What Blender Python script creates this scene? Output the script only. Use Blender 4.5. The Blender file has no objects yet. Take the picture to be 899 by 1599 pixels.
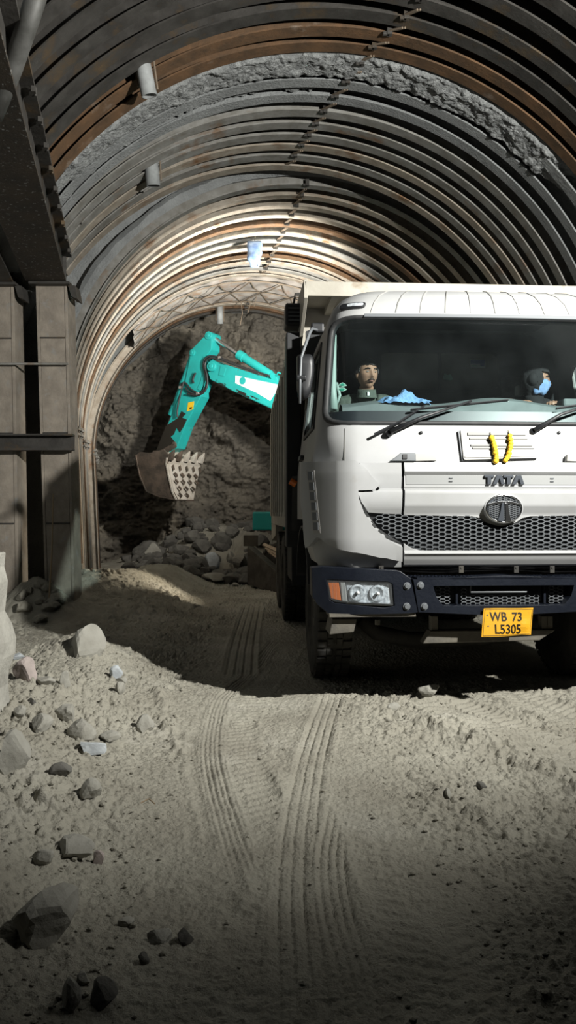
import bpy, bmesh, math, random
import numpy as np
from mathutils import Vector, Matrix, noise as mnoise

PI = math.pi
R_ = math.radians
SC = bpy.context.scene
COL = SC.collection
CAMZ, F, CX, HY = 1.28, 1201.0, 449.5, 805.0

# ------------------------------------------------------------------ helpers
def W(px, py, Y):
    """point at distance Y seen in that direction (used to measure sizes off the photograph)"""
    return Vector(((px - CX) / F * Y, Y, CAMZ + (HY - py) / F * Y))

def G(px, py, z=0.0):
    Y = (CAMZ - z) * F / (py - HY)
    return W(px, py, Y)

_perm = np.random.RandomState(7).permutation(256)
_perm = np.concatenate([_perm, _perm, _perm])
_g = np.random.RandomState(3).normal(size=(256, 3))
_g /= np.linalg.norm(_g, axis=1)[:, None]

def pn(x, y, z=0.0):
    x, y, z = np.broadcast_arrays(np.asarray(x, float), np.asarray(y, float), np.asarray(z, float))
    xi, yi, zi = np.floor(x).astype(int), np.floor(y).astype(int), np.floor(z).astype(int)
    xf, yf, zf = x - xi, y - yi, z - zi
    u, v, w = [t * t * t * (t * (t * 6 - 15) + 10) for t in (xf, yf, zf)]
    out = 0
    for dx in (0, 1):
        for dy in (0, 1):
            for dz in (0, 1):
                h = _perm[(_perm[(_perm[(xi + dx) & 255] + yi + dy) & 255] + zi + dz) & 255]
                g = _g[h]
                d = g[..., 0] * (xf - dx) + g[..., 1] * (yf - dy) + g[..., 2] * (zf - dz)
                out = out + d * (u if dx else 1 - u) * (v if dy else 1 - v) * (w if dz else 1 - w)
    return out * 1.5

def fbm(x, y, z=0.0, o=4, gain=.5):
    a, s, f = 1.0, 0.0, 1.0
    for i in range(o):
        s = s + a * pn(x * f + 17.3 * i, y * f - 9.1 * i, z * f + 3.7 * i)
        a *= gain; f *= 2.03
    return s

def ss(t):
    t = np.clip(t, 0, 1)
    return t * t * (3 - 2 * t)

def topmat(o):
    while o.parent is not None:
        o = o.parent
    return o.matrix_basis.copy()

class MB:
    """collects geometry; build() links it as ONE mesh object"""
    def __init__(s):
        s.v, s.f = [], []
    def add(s, vs, fs):
        n = len(s.v)
        s.v += [tuple(p) for p in vs]
        s.f += [tuple(i + n for i in f) for f in fs]
        return s
    def box(s, c, d, rot=None):
        h = [x / 2 for x in d]
        vs = [Vector((sx * h[0], sy * h[1], sz * h[2])) for sx in (-1, 1) for sy in (-1, 1) for sz in (-1, 1)]
        if rot is not None:
            M = rot if isinstance(rot, Matrix) else Matrix.Rotation(rot, 3, 'Z')
            vs = [M @ v for v in vs]
        c = Vector(c)
        return s.add([v + c for v in vs], [(0, 1, 3, 2), (4, 6, 7, 5), (0, 4, 5, 1), (2, 3, 7, 6), (0, 2, 6, 4), (1, 5, 7, 3)])
    def loft(s, rings, closed=True, cap=True):
        n = len(rings[0]); vs = [p for r in rings for p in r]; fs = []
        for i in range(len(rings) - 1):
            for j in range(n if closed else n - 1):
                k = (j + 1) % n
                fs.append((i * n + j, i * n + k, (i + 1) * n + k, (i + 1) * n + j))
        if cap and closed:
            fs.append(tuple(range(n - 1, -1, -1)))
            fs.append(tuple((len(rings) - 1) * n + j for j in range(n)))
        return s.add(vs, fs)
    def tube(s, pts, r, n=10, cap=True):
        pts = [Vector(p) for p in pts]
        rr = r if isinstance(r, (list, tuple)) else [r] * len(pts)
        up = None; rings = []
        for i, p in enumerate(pts):
            t = (pts[min(i + 1, len(pts) - 1)] - pts[max(i - 1, 0)]).normalized()
            if up is None:
                up = Vector((0, 0, 1)) if abs(t.z) < .9 else Vector((1, 0, 0))
            a = t.cross(up).normalized(); b = a.cross(t).normalized(); up = b
            rings.append([p + (a * math.cos(2 * PI * k / n) + b * math.sin(2 * PI * k / n)) * rr[i] for k in range(n)])
        return s.loft(rings, True, cap)
    def cyl(s, p0, p1, r, n=16):
        return s.tube([p0, p1], r, n)
    def prism(s, poly, fn, d0, d1):
        """2D polygon -> fn(a, b, d) at depths d0 and d1"""
        n = len(poly)
        vs = [fn(a, b, d0) for a, b in poly] + [fn(a, b, d1) for a, b in poly]
        fs = [tuple(range(n)), tuple(range(2 * n - 1, n - 1, -1))]
        fs += [(i, i + n, (i + 1) % n + n, (i + 1) % n) for i in range(n)]
        return s.add(vs, fs)
    def lathe(s, prof, c, axis, n=32):
        """prof: (radius, height along axis)"""
        axis = Vector(axis).normalized(); c = Vector(c)
        u = axis.orthogonal().normalized(); w = axis.cross(u)
        rings = [[c + axis * h + (u * math.cos(2 * PI * k / n) + w * math.sin(2 * PI * k / n)) * r for k in range(n)] for r, h in prof]
        return s.loft(rings, True, True)
    def build(s, name, m, parent=None, world=False, smooth=False, bevel=0, seg=2, angle=40, recalc=True):
        me = bpy.data.meshes.new(name)
        vs = s.v
        if world and parent is not None:
            M = topmat(parent).inverted()
            vs = [tuple(M @ Vector(p)) for p in vs]
        me.from_pydata(vs, [], s.f)
        if recalc:
            bm = bmesh.new(); bm.from_mesh(me)
            bmesh.ops.recalc_face_normals(bm, faces=bm.faces[:])
            bm.to_mesh(me); bm.free()
        me.validate()
        return link(name, me, m, parent, smooth, bevel, seg, angle)

def link(name, me, m, parent=None, smooth=False, bevel=0, seg=2, angle=40):
    o = bpy.data.objects.new(name, me)
    COL.objects.link(o)
    for mm in (m if isinstance(m, (list, tuple)) else [m]):
        me.materials.append(mm)
    if parent is not None:
        o.parent = parent
    if smooth:
        me.polygons.foreach_set('use_smooth', [True] * len(me.polygons))
    if bevel:
        b = o.modifiers.new('bevel', 'BEVEL')
        b.width = bevel; b.segments = seg; b.limit_method = 'ANGLE'; b.angle_limit = R_(angle)
    return o

def np_mesh(name, V, FQ, m, parent=None, smooth=True):
    """V (n,3) float array, FQ (k,4) quads"""
    me = bpy.data.meshes.new(name)
    me.vertices.add(len(V)); me.vertices.foreach_set('co', np.asarray(V, np.float32).ravel())
    k = len(FQ)
    me.loops.add(k * 4); me.polygons.add(k)
    me.loops.foreach_set('vertex_index', np.asarray(FQ, np.int32).ravel())
    me.polygons.foreach_set('loop_start', np.arange(0, 4 * k, 4, dtype=np.int32))
    me.polygons.foreach_set('loop_total', np.full(k, 4, np.int32))
    me.update(calc_edges=True); me.validate()
    return link(name, me, m, parent, smooth)

def gridq(nr, nc):
    i = np.arange((nr - 1) * (nc - 1)); r, c = i // (nc - 1), i % (nc - 1); a = r * nc + c
    return np.stack([a, a + 1, a + nc + 1, a + nc], 1)

def tag(o, label=None, cat=None, group=None, kind=None):
    if label: o['label'] = label
    if cat: o['category'] = cat
    if group: o['group'] = group
    if kind: o['kind'] = kind
    return o

def empty(name, loc, rz=0.0):
    o = bpy.data.objects.new(name, None); COL.objects.link(o)
    o.location = loc; o.rotation_euler = (0, 0, rz); o.empty_display_size = .2
    return o

# ------------------------------------------------------------------ materials
def mat(name, col, rough=.6, metal=0., col2=None, scale=6., detail=6., lo=.4, hi=.6, bump=0., bscale=None, spec=.5,
        stain=None, sscale=2., slo=.55, shi=.7, coords='Object', stretch=(1, 1, 1), bdist=.02, coat=0.):
    m = bpy.data.materials.new(name); m.use_nodes = True
    N, Lk = m.node_tree.nodes, m.node_tree.links
    b = N['Principled BSDF']
    b.inputs['Roughness'].default_value = rough; b.inputs['Metallic'].default_value = metal
    b.inputs['Specular IOR Level'].default_value = spec
    b.inputs['Coat Weight'].default_value = coat
    tc = N.new('ShaderNodeTexCoord'); mp = N.new('ShaderNodeMapping'); mp.inputs['Scale'].default_value = stretch
    Lk.new(tc.outputs[coords], mp.inputs[0])
    def ns(sc, d=6.):
        n = N.new('ShaderNodeTexNoise'); n.inputs['Scale'].default_value = sc; n.inputs['Detail'].default_value = d
        n.inputs['Roughness'].default_value = .62
        Lk.new(mp.outputs[0], n.inputs['Vector']); return n
    def mr(src, a, c):
        r = N.new('ShaderNodeMapRange'); r.inputs[1].default_value = a; r.inputs[2].default_value = c; r.clamp = True
        Lk.new(src, r.inputs[0]); return r.outputs[0]
    def mix(fac, a, c):
        x = N.new('ShaderNodeMix'); x.data_type = 'RGBA'
        Lk.new(fac, x.inputs[0])
        for s_, val in ((6, a), (7, c)):
            if isinstance(val, tuple): x.inputs[s_].default_value = (*val, 1)
            else: Lk.new(val, x.inputs[s_])
        return x.outputs[2]
    out = col
    if col2:
        out = mix(mr(ns(scale, detail).outputs[0], lo, hi), col, col2)
    if stain:
        out = mix(mr(ns(sscale, 8.).outputs[0], slo, shi), out, stain)
    if isinstance(out, tuple): b.inputs['Base Color'].default_value = (*out, 1)
    else: Lk.new(out, b.inputs['Base Color'])
    if bump:
        bp = N.new('ShaderNodeBump'); bp.inputs['Strength'].default_value = bump; bp.inputs['Distance'].default_value = bdist
        Lk.new(ns(bscale or scale * 4, 8.).outputs[0], bp.inputs['Height']); Lk.new(bp.outputs[0], b.inputs['Normal'])
    return m

def glass_mat(name, tint=(.9, .95, .95), refl=.08, dust=.03, dustcol=(.6, .62, .6)):
    m = bpy.data.materials.new(name); m.use_nodes = True
    N, Lk = m.node_tree.nodes, m.node_tree.links
    for n in list(N): N.remove(n)
    out = N.new('ShaderNodeOutputMaterial')
    tr = N.new('ShaderNodeBsdfTransparent'); tr.inputs[0].default_value = (*tint, 1)
    gl = N.new('ShaderNodeBsdfGlossy'); gl.inputs['Roughness'].default_value = .03
    df = N.new('ShaderNodeBsdfDiffuse'); df.inputs[0].default_value = (*dustcol, 1)
    fr = N.new('ShaderNodeFresnel'); fr.inputs[0].default_value = 1.45
    ge = N.new('ShaderNodeNewGeometry'); sb = N.new('ShaderNodeMath'); sb.operation = 'SUBTRACT'; sb.inputs[0].default_value = 1
    mu = N.new('ShaderNodeMath'); mu.operation = 'MULTIPLY'
    Lk.new(ge.outputs['Backfacing'], sb.inputs[1]); Lk.new(fr.outputs[0], mu.inputs[0]); Lk.new(sb.outputs[0], mu.inputs[1])
    m1 = N.new('ShaderNodeMixShader'); m2 = N.new('ShaderNodeMixShader')
    Lk.new(mu.outputs[0], m1.inputs[0]); Lk.new(tr.outputs[0], m1.inputs[1]); Lk.new(gl.outputs[0], m1.inputs[2])
    tc = N.new('ShaderNodeTexCoord'); nz = N.new('ShaderNodeTexNoise'); nz.inputs['Scale'].default_value = 3; nz.inputs['Detail'].default_value = 8
    Lk.new(tc.outputs['Object'], nz.inputs['Vector'])
    mr = N.new('ShaderNodeMapRange'); mr.inputs[1].default_value = .3; mr.inputs[2].default_value = .75
    mr.inputs[3].default_value = dust * .4; mr.inputs[4].default_value = dust * 1.6
    Lk.new(nz.outputs[0], mr.inputs[0]); Lk.new(mr.outputs[0], m2.inputs[0])
    Lk.new(m1.outputs[0], m2.inputs[1]); Lk.new(df.outputs[0], m2.inputs[2]); Lk.new(m2.outputs[0], out.inputs[0])
    return m

M = {}
M['mud'] = mat('mud', (.46, .44, .37), .95, 0, (.34, .32, .265), 1.6, 8, .35, .65, .75, 60, .15, stain=(.54, .52, .455), sscale=.9, bdist=.022)
M['shotcrete'] = mat('shotcrete', (.36, .375, .375), .95, 0, (.26, .27, .27), 2.5, 8, .35, .65, .9, 38, .15, bdist=.03)
M['shotrough'] = mat('shotcrete_rough', (.42, .435, .43), .95, 0, (.27, .28, .28), 14, 8, .4, .6, 1., 30, .1, bdist=.05)
M['rock'] = mat('rock_face', (.21, .19, .155), .9, 0, (.11, .10, .085), 1.3, 9, .35, .65, 1., 7, .25, stain=(.30, .265, .205), sscale=.8, bdist=.08)
M['stone'] = mat('stone', (.42, .41, .365), .9, 0, (.32, .31, .27), 5, 8, .35, .65, .6, 30, .2, bdist=.01)
M['stone_pale'] = mat('stone_pale', (.62, .66, .68), .8, 0, (.42, .45, .47), 7, 6, .35, .65, .4, 30, .3, bdist=.01)
M['stone_pink'] = mat('stone_pink', (.50, .43, .40), .85, 0, (.36, .31, .29), 9, 6, .35, .65, .4, 30, .2, bdist=.01)
M['stone_dark'] = mat('stone_dark', (.19, .185, .165), .9, 0, (.12, .115, .105), 5, 8, .35, .65, .6, 30, .2, bdist=.01)
M['rust'] = mat('rusty_steel', (.185, .105, .055), .7, .2, (.10, .065, .04), 5, 8, .35, .65, .3, 30, .4, stain=(.30, .24, .19), sscale=3, slo=.6, shi=.72)
M['steel_grey'] = mat('dusty_steel', (.34, .335, .315), .75, .1, (.22, .21, .185), 6, 8, .35, .65, .3, 30, .4, stain=(.22, .13, .07), sscale=2.2, slo=.58, shi=.72)
M['steel_beige'] = mat('beige_dusty_steel', (.48, .43, .36), .75, .1, (.33, .28, .22), 6, 8, .35, .65, .3, 30, .4, stain=(.25, .13, .06), sscale=2.5, slo=.55, shi=.7)
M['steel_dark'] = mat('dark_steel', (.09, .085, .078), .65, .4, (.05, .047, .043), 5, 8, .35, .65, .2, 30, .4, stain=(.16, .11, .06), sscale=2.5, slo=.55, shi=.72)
M['steel_splash'] = mat('splashed_dark_steel', (.045, .04, .035), .65, .3, (.075, .06, .045), 3, 8, .35, .65, .3, 30, .4, stain=(.30, .31, .30), sscale=22, slo=.6, shi=.64)
M['column'] = mat('column_steel', (.36, .315, .26), .75, .0, (.23, .20, .165), 4, 8, .35, .65, .3, 30, .4, stain=(.30, .285, .26), sscale=9, slo=.56, shi=.68)
M['white'] = mat('white_paint', (.37, .376, .38), .45, 0, (.335, .34, .335), 3, 8, .4, .7, 0, None, .3, stain=(.30, .29, .27), sscale=5, slo=.64, shi=.85)
M['white_flat'] = mat('white_plastic', (.35, .345, .327), .55, 0, (.315, .31, .295), 4, 8, .4, .7)
M['grey_paint'] = mat('grey_strip', (.26, .267, .265), .5)
M['black_rubber'] = mat('black_rubber', (.018, .019, .02), .6, 0, (.03, .031, .032), 8, 5)
M['frit'] = mat('black_band', (.012, .014, .018), .4)
M['black'] = mat('black_plastic', (.010, .011, .013), .45, 0, (.018, .019, .021), 6, 6)
M['bumper'] = mat('bumper_paint', (.007, .009, .015), .36, .0, (.012, .015, .022), 5, 8, .4, .7, .15, 40, .35, stain=(.16, .16, .15), sscale=9, slo=.72, shi=.82)
M['grille'] = mat('grille_plastic', (.13, .14, .15), .5, .1)
M['chrome'] = mat('chrome', (.75, .76, .77), .18, 1.)
M['letter'] = mat('dark_lettering', (.075, .085, .10), .35, .5)
M['tyre'] = mat('tyre_rubber', (.035, .034, .031), .85, 0, (.075, .07, .06), 4, 8, .4, .65, .2, 40, .3)
M['chassis'] = mat('chassis_paint', (.17, .155, .125), .75, .1, (.09, .085, .075), 5, 8, .35, .65, .2, 30, .4)
M['chassis_dark'] = mat('dark_chassis', (.035, .033, .03), .8, .1, (.06, .055, .045), 5, 8)
M['dump'] = mat('dump_body_paint', (.48, .455, .39), .55, .0, (.38, .355, .30), 3, 8, .38, .66, .1, 30, .4, stain=(.26, .20, .13), sscale=4, slo=.6, shi=.75)
M['plate'] = mat('number_plate', (.72, .36, .012), .5, 0, (.70, .36, .02), 9, 6, .4, .7, 0, None, .4, stain=(.35, .19, .03), sscale=14, slo=.62, shi=.72)
M['ink'] = mat('plate_ink', (.02, .017, .012), .6)
M['lens'] = glass_mat('lamp_lens', (.92, .94, .95), .1, .03, (.7, .72, .72))
M['amber'] = mat('amber_lens', (.70, .16, .02), .3, 0)
M['reflector'] = mat('lamp_reflector', (.66, .68, .70), .3, .0, (.35, .36, .38), 40, 3)
M['glass'] = glass_mat('cab_glass', (.90, .95, .95), .08, .005, (.5, .56, .58))
M['glass_dusty'] = glass_mat('dusty_glass', (.85, .87, .85), .08, .12, (.55, .54, .47))
M['dash'] = mat('dashboard_plastic', (.14, .165, .165), .7, 0, (.115, .135, .135), 6, 5)
M['interior'] = mat('cab_lining', (.05, .053, .055), .85, 0, (.035, .037, .04), 5, 5)
M['seat'] = mat('seat_fabric', (.045, .045, .05), .9, 0, (.03, .03, .033), 20, 4)
M['mint'] = mat('mint_plastic', (.25, .33, .30), .5)
M['towel'] = mat('blue_towel', (.20, .37, .62), .9, 0, (.13, .27, .50), 25, 4, .4, .6, .5, 90)
M['sticker'] = mat('sticker_white', (.75, .78, .78), .5)
M['sticker_green'] = mat('sticker_green', (.03, .30, .20), .5)
M['sticker_mint'] = mat('sticker_mint', (.45, .70, .60), .5)
M['sticker_blue'] = mat('sticker_blue', (.05, .10, .33), .5)
M['marigold'] = mat('marigold', (.88, .60, .03), .8, 0, (.72, .42, .02), 60, 4)
M['thread'] = mat('garland_thread', (.16, .15, .10), .9)
M['skin'] = mat('skin', (.34, .20, .135), .55, 0, (.29, .165, .11), 14, 4)
M['hair'] = mat('hair', (.012, .01, .009), .5, 0, (.02, .017, .015), 60, 4)
M['jacket'] = mat('olive_jacket', (.085, .105, .085), .85, 0, (.065, .08, .065), 16, 5, .4, .6, .3, 60)
M['darkcloth'] = mat('dark_clothing', (.012, .012, .013), .9, 0, (.009, .009, .01), 16, 5, .4, .6, .3, 60)
M['trousers'] = mat('trousers', (.04, .042, .05), .9)
M['bluecloth'] = mat('pale_blue_cloth', (.24, .38, .62), .85, 0, (.17, .29, .52), 18, 4, .4, .6, .3, 70)
M['eye'] = mat('eye', (.36, .34, .31), .35)
M['iris'] = mat('iris', (.02, .012, .008), .3)
M['lips'] = mat('lips', (.27, .13, .10), .5)
M['teal'] = mat('teal_paint', (.02, .42, .40), .4, 0, (.02, .36, .345), 3, 8, .4, .65, 0, None, .5, stain=(.10, .13, .11), sscale=4, slo=.66, shi=.76)
M['teal_mud'] = mat('muddy_teal_paint', (.02, .42, .40), .45, 0, (.02, .36, .345), 3, 8, .4, .65, .1, 30, .5, stain=(.018, .017, .015), sscale=2.6, slo=.50, shi=.53)
M['decal_white_glare'] = mat('decal_white_glare', (.80, .84, .84), .45)  # white of the maker's label with lamp glare painted in
M['decal_yellow'] = mat('decal_yellow', (.85, .55, .02), .5)
M['bucket'] = mat('bucket_steel', (.10, .085, .07), .55, .5, (.22, .17, .135), 3, 8, .4, .62, .3, 30, .5)
M['bucket_plate'] = mat('lit_bucket_steel', (.62, .58, .52), .55, .15, (.50, .45, .38), 6, 8, .4, .65, .2, 30, .5)  # pale tone paints lamp light onto the bucket's right-hand face
M['rod'] = mat('piston_rod', (.70, .72, .74), .2, 1.)
M['hose'] = mat('hydraulic_hose', (.03, .031, .032), .45)
M['track'] = mat('track_steel', (.13, .115, .095), .8, .2, (.08, .07, .06), 6, 8, .4, .6, .3, 30)
M['plank'] = mat('plank', (.50, .40, .29), .8, 0, (.38, .29, .20), 8, 8)
M['bag'] = mat('blue_plastic', (.12, .20, .37), .35, 0, (.24, .33, .46), 9, 5, .4, .6)
M['sheet'] = mat('lagging_sheet', (.60, .55, .50), .75, 0, (.40, .36, .33), 2.2, 8, .4, .62, .2, 20, .3, stain=(.45, .28, .17), sscale=2.8, slo=.56, shi=.7)
M['wire'] = mat('wire_steel', (.24, .19, .14), .7, .3)
M['pipe'] = mat('grey_pipe', (.36, .38, .38), .8, 0, (.27, .28, .28), 8, 6)
M['concrete'] = mat('concrete_post', (.46, .45, .40), .9, 0, (.36, .35, .31), 8, 6, .4, .6, .5, 30)
M['stick'] = mat('dry_stick', (.36, .27, .17), .8)
M['roof_seam'] = mat('roof_seam', (.22, .22, .21), .6)
M['tube'] = mat('dark_tube', (.10, .10, .095), .6, .2, (.06, .06, .055), 6, 6)
# ------------------------------------------------------------------ ground
def gauss(X, Y, x, y, a, sx, sy):
    return a * np.exp(-((X - x) / sx) ** 2 - ((Y - y) / sy) ** 2)

MOUNDS = [(-1.62, 6.0, .20, .42, .40), (-1.25, 5.2, .08, .5, .6), (-1.75, 4.4, .12, .4, .6), (-1.3, 3.4, .10, .45, .5), (-1.15, 2.4, .12, .3, .4),
          (-2.95, 9.0, .42, .42, .35), (-2.55, 9.9, .34, .6, .5), (-2.4, 11.2, .30, .5, 1.0), (-1.95, 10.3, .10, .4, .4),
          (-2.3, 13.5, .25, .6, 1.5), (-1.35, 16.6, .62, 1.3, 1.0), (-.5, 17.4, .5, 1.3, 1.0), (-2.2, 17.8, .5, 1.0, .9), (-1.0, 18.6, .8, 2.2, .9),
          (1.02, 5.35, .07, .14, .13), (.55, 5.1, .045, .16, .15), (1.28, 4.35, .06, .25, .18), (1.42, 3.85, .05, .2, .15), (1.05, 4.75, .04, .3, .2)]

def tr(*pts):
    return [tuple(G(a, b).xy) for a, b in pts]
# (polyline on the ground, half width, kind, depth)
TRACKS = [
    (tr((452, 1000), (400, 1060), (342, 1130), (352, 1210), (395, 1300), (415, 1360)), .19, 'lug', .008),
    (tr((520, 1080), (505, 1120), (485, 1190), (467, 1290), (462, 1400), (470, 1500), (480, 1640)), .085, 'rib', .014),
    (tr((535, 1240), (515, 1330), (525, 1420), (560, 1530), (580, 1640)), .06, 'rib', .012),
    (tr((430, 1000), (385, 1060), (340, 1096), (325, 1180), (360, 1300), (395, 1400)), .05, 'rib', .012),
    (tr((640, 1075), (720, 1110), (810, 1150), (930, 1200), (1100, 1280)), .20, 'lug', .026),
    (tr((760, 1070), (850, 1105), (960, 1150)), .16, 'lug', .02),
    (tr((560, 1230), (600, 1320), (660, 1430), (740, 1560), (780, 1640)), .14, 'lug', .005),
    (tr((395, 945), (380, 1000), (372, 1060)), .14, 'rib', .02),
]

def track_h(X, Y):
    H = np.zeros_like(X); Msk = np.zeros_like(X)
    for pl, hw, kind, dep in TRACKS:
        best = np.full(X.shape, 9.); lat = np.zeros_like(X); lon = np.zeros_like(X); acc = 0.
        # smooth the polyline
        P = np.array(pl)
        t = np.linspace(0, len(P) - 1, (len(P) - 1) * 5 + 1)
        P = np.stack([np.interp(t, range(len(P)), P[:, k]) for k in (0, 1)], 1)
        for _ in range(4):
            P[1:-1] = (P[:-2] + 2 * P[1:-1] + P[2:]) / 4
        for a, b in zip(P[:-1], P[1:]):
            d = b - a; L = np.hypot(*d)
            if L < 1e-6: continue
            d = d / L
            s = np.clip((X - a[0]) * d[0] + (Y - a[1]) * d[1], 0, L)
            ex, ey = X - a[0] - s * d[0], Y - a[1] - s * d[1]
            D = np.hypot(ex, ey)
            c = D < best
            best = np.where(c, D, best); lat = np.where(c, np.sign(ex * d[1] - ey * d[0]) * D, lat); lon = np.where(c, acc + s, lon)
            acc += L
        m = 1 - ss((best - hw) / .03)
        fade = ss(lon / .35) * ss((acc - lon) / .35)
        wob = .006 * pn(lon * 6, lat * 9, 2.)
        if kind == 'rib':
            n = 4
            ph = (lat / hw + 1) * n / 2
            saw = np.abs(np.mod(lon / .036 + .5 * np.floor(ph), 1) - .5) * 2
            gd = np.abs(np.mod(ph, 1) - .5 + .13 * (saw - .5))
            groove = 1 - ss((gd - .10) / .12)
            pat = -.15 - .85 * groove + .30 * ss((gd - .12) / .1) * (1 - ss((gd - .22) / .15)) * saw
        else:
            ph = lon / .07 + np.abs(lat) / hw * .9
            pat = -.5 + .5 * np.clip(2.2 * np.sin(2 * PI * ph), -1, 1) * (np.abs(lat) > .18 * hw)
        lip = np.exp(-((best - hw - .012) / .018) ** 2) * .9
        worn = .55 + .45 * ss(.5 + pn(X * 2.3, Y * 2.3, hw * 50) * 1.6)
        H = np.where(m * fade > .02, H * (1 - m * fade) + m * fade * (dep * pat * worn + wob), H) + lip * fade * dep * .8 * worn
        Msk = np.maximum(Msk, m * fade)
    return H, Msk

RIDGES = [(tr((560, 1095), (640, 1130), (715, 1148), (790, 1185), (900, 1235), (990, 1280)), .05, .055), (tr((640, 1205), (690, 1240), (770, 1290), (840, 1350)), .045, .05),
          (tr((580, 1300), (605, 1350), (650, 1420), (720, 1530), (760, 1620)), .03, .04), (tr((385, 1098), (405, 1150), (432, 1205), (440, 1250)), .022, .04),
          (tr((250, 1095), (262, 1130), (275, 1180)), .05, .05), (tr((820, 1110), (870, 1140), (930, 1160)), .035, .05), (tr((330, 1190), (350, 1250), (375, 1330), (395, 1420)), .02, .035)]
def ridge_h(X, Y):
    H = np.zeros_like(X)
    for pl, a_, w_ in RIDGES:
        best = np.full(X.shape, 9.)
        for p0_, p1_ in zip(pl[:-1], pl[1:]):
            p0_, p1_ = np.array(p0_), np.array(p1_); d = p1_ - p0_; L = np.hypot(*d); d /= L
            s = np.clip((X - p0_[0]) * d[0] + (Y - p0_[1]) * d[1], 0, L)
            best = np.minimum(best, np.hypot(X - p0_[0] - s * d[0], Y - p0_[1] - s * d[1]))
        wob = .035 * pn(X * 9, Y * 9, a_ * 90)
        H = H + a_ * np.exp(-((best + wob) / w_) ** 2) * np.clip(.25 + 1.3 * pn(X * 5, Y * 5, w_ * 70) + .6 * pn(X * 19, Y * 19, 3.), -.2, 1.4)
    return H
def gbase(X, Y):
    X = np.asarray(X, float); Y = np.asarray(Y, float)
    edge = -.72 - .05 * (Y - 4) + .15 * pn(X * .3, Y * .8, 5.)
    h = .16 * ss((edge - X) / .9) * (1 - .55 * ss((Y - 6.5) / 1.0) * (1 - ss((Y - 8.6) / .8)))
    for mx, my, a, sx, sy in MOUNDS:
        h = h + gauss(X, Y, mx, my, a, sx, sy)
    return h

def gh(X, Y, fine=True):
    X = np.asarray(X, float); Y = np.asarray(Y, float)
    h = gbase(X, Y)
    h = h + .022 * fbm(X * .9, Y * .9, 0, 3) * ss((7 - Y) / 3 + .7)
    if not fine: return h
    T, mk = track_h(X, Y)
    berm = ss((-.55 - X + .12 * pn(X, Y * 1.3, 9.)) / .5)
    right = ss((X - .18 - .11 * (5.4 - Y) + .2 * pn(X * 1.1, Y * 1.1, 4.)) / .4) * ss((6.0 - Y) / .6)
    far = ss((Y - 8.5) / 1.5)
    r = np.clip(.20 + .9 * berm + .75 * right + .8 * far, 0, 1.15) * (1 - .85 * mk)
    n1 = fbm(X * 7, Y * 7, 1., 3, .55)
    n2 = fbm(X * 26, Y * 26, 2., 3, .6)
    clod = np.clip(fbm(X * 9, Y * 9, 7., 2) - .15, 0, 1)
    clod2 = np.clip(fbm(X * 30, Y * 30, 11., 2) - .05, 0, 1)
    patch = ss(.45 + 1.2 * pn(X * 1.7, Y * 1.7, 21.))
    n3 = fbm(X * 60, Y * 60, 4., 2, .6)
    pit = np.clip(-fbm(X * 14, Y * 14, 31., 2) - .25, 0, 1)
    n4 = pn(X * 95, Y * 95, 6.)
    h = h + r * (.013 * n1 + .011 * n2 + .0065 * n3 + .0035 * n4 + .060 * clod * patch + .036 * clod2 * (.35 + .65 * patch) - .05 * pit) + (1 - r) * (.0035 * n2 + .0035 * n3 + .0018 * n4)
    h = h + ridge_h(X, Y) * (1 - .5 * mk)
    return h + T

def axis(a, b, steps):
    out = [a]
    while out[-1] < b:
        x = out[-1]
        out.append(x + steps(x))
    return np.array(out)
gx = axis(-6.2, 5.5, lambda x: .006 if -1.45 <= x <= 1.75 else .010 if -2.1 <= x <= 2.4 else (.025 if -3.4 < x < 3.2 else .12))
gy = axis(1.3, 21.5, lambda y: .0058 if 1.8 < y < 4.4 else (.0085 if y < 6.2 else (.022 if y < 13 else .05)))
GX, GY = np.meshgrid(gx, gy)
GZ = gh(GX, GY)
flo = np_mesh('floor', np.stack([GX, GY, GZ], 2).reshape(-1, 3), gridq(len(gy), len(gx)), M['mud'])
tag(flo, 'muddy grey tunnel floor with tyre tracks and churned berms', 'floor', kind='structure')
GHs = lambda x, y: float(gh(np.array([x]), np.array([y]), False)[0])
# floor behind the camera so light has something to bounce from
g2 = MB(); g2.add([(-6.2, -4, 0), (5.5, -4, 0), (5.5, 1.3, 0), (-6.2, 1.3, 0)], [(0, 1, 2, 3)])
tag(g2.build('floor_entrance', M['mud']), 'plain muddy floor nearest the entrance', 'floor', kind='structure')

# ------------------------------------------------------------------ tunnel rings
APEX = 4.52            # above the camera
def ring_near(Y):
    X = np.interp(Y, [3, 7.36, 10.3], [.35, .30, -.10]); R = np.interp(Y, [3, 7.36, 10.3], [3.2, 3.2, 3.40])
    return X, R, R_(np.interp(Y, [3, 7.36, 10.3], [1, 0, -4]))
def ring_far(Y):
    return np.interp(Y, [10.54, 17, 21], [.28, -.95, -1.75]), 3.2, R_(np.interp(Y, [10.54, 17, 20], [-9.5, -11, -12]))
def ringpt(Y, fn, th, dr=0., ax=0., leg=None):
    """point on the ring standing at Y; th = 0 right ... pi left; leg = drop below the springline"""
    X, R, a = fn(Y)
    t = Vector((math.sin(a), math.cos(a), 0)); u = Vector((math.cos(a), -math.sin(a), 0))
    c = Vector((X, Y, CAMZ + APEX - R))
    p = c + u * ((R + dr) * math.cos(th)) + Vector((0, 0, (R + dr) * math.sin(th))) + t * ax
    if leg is not None:
        p.z -= leg
        if fn is ring_far: p = p - u * (math.cos(th) * .11 * max(0, leg) / 2.6)
    return p

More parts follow.
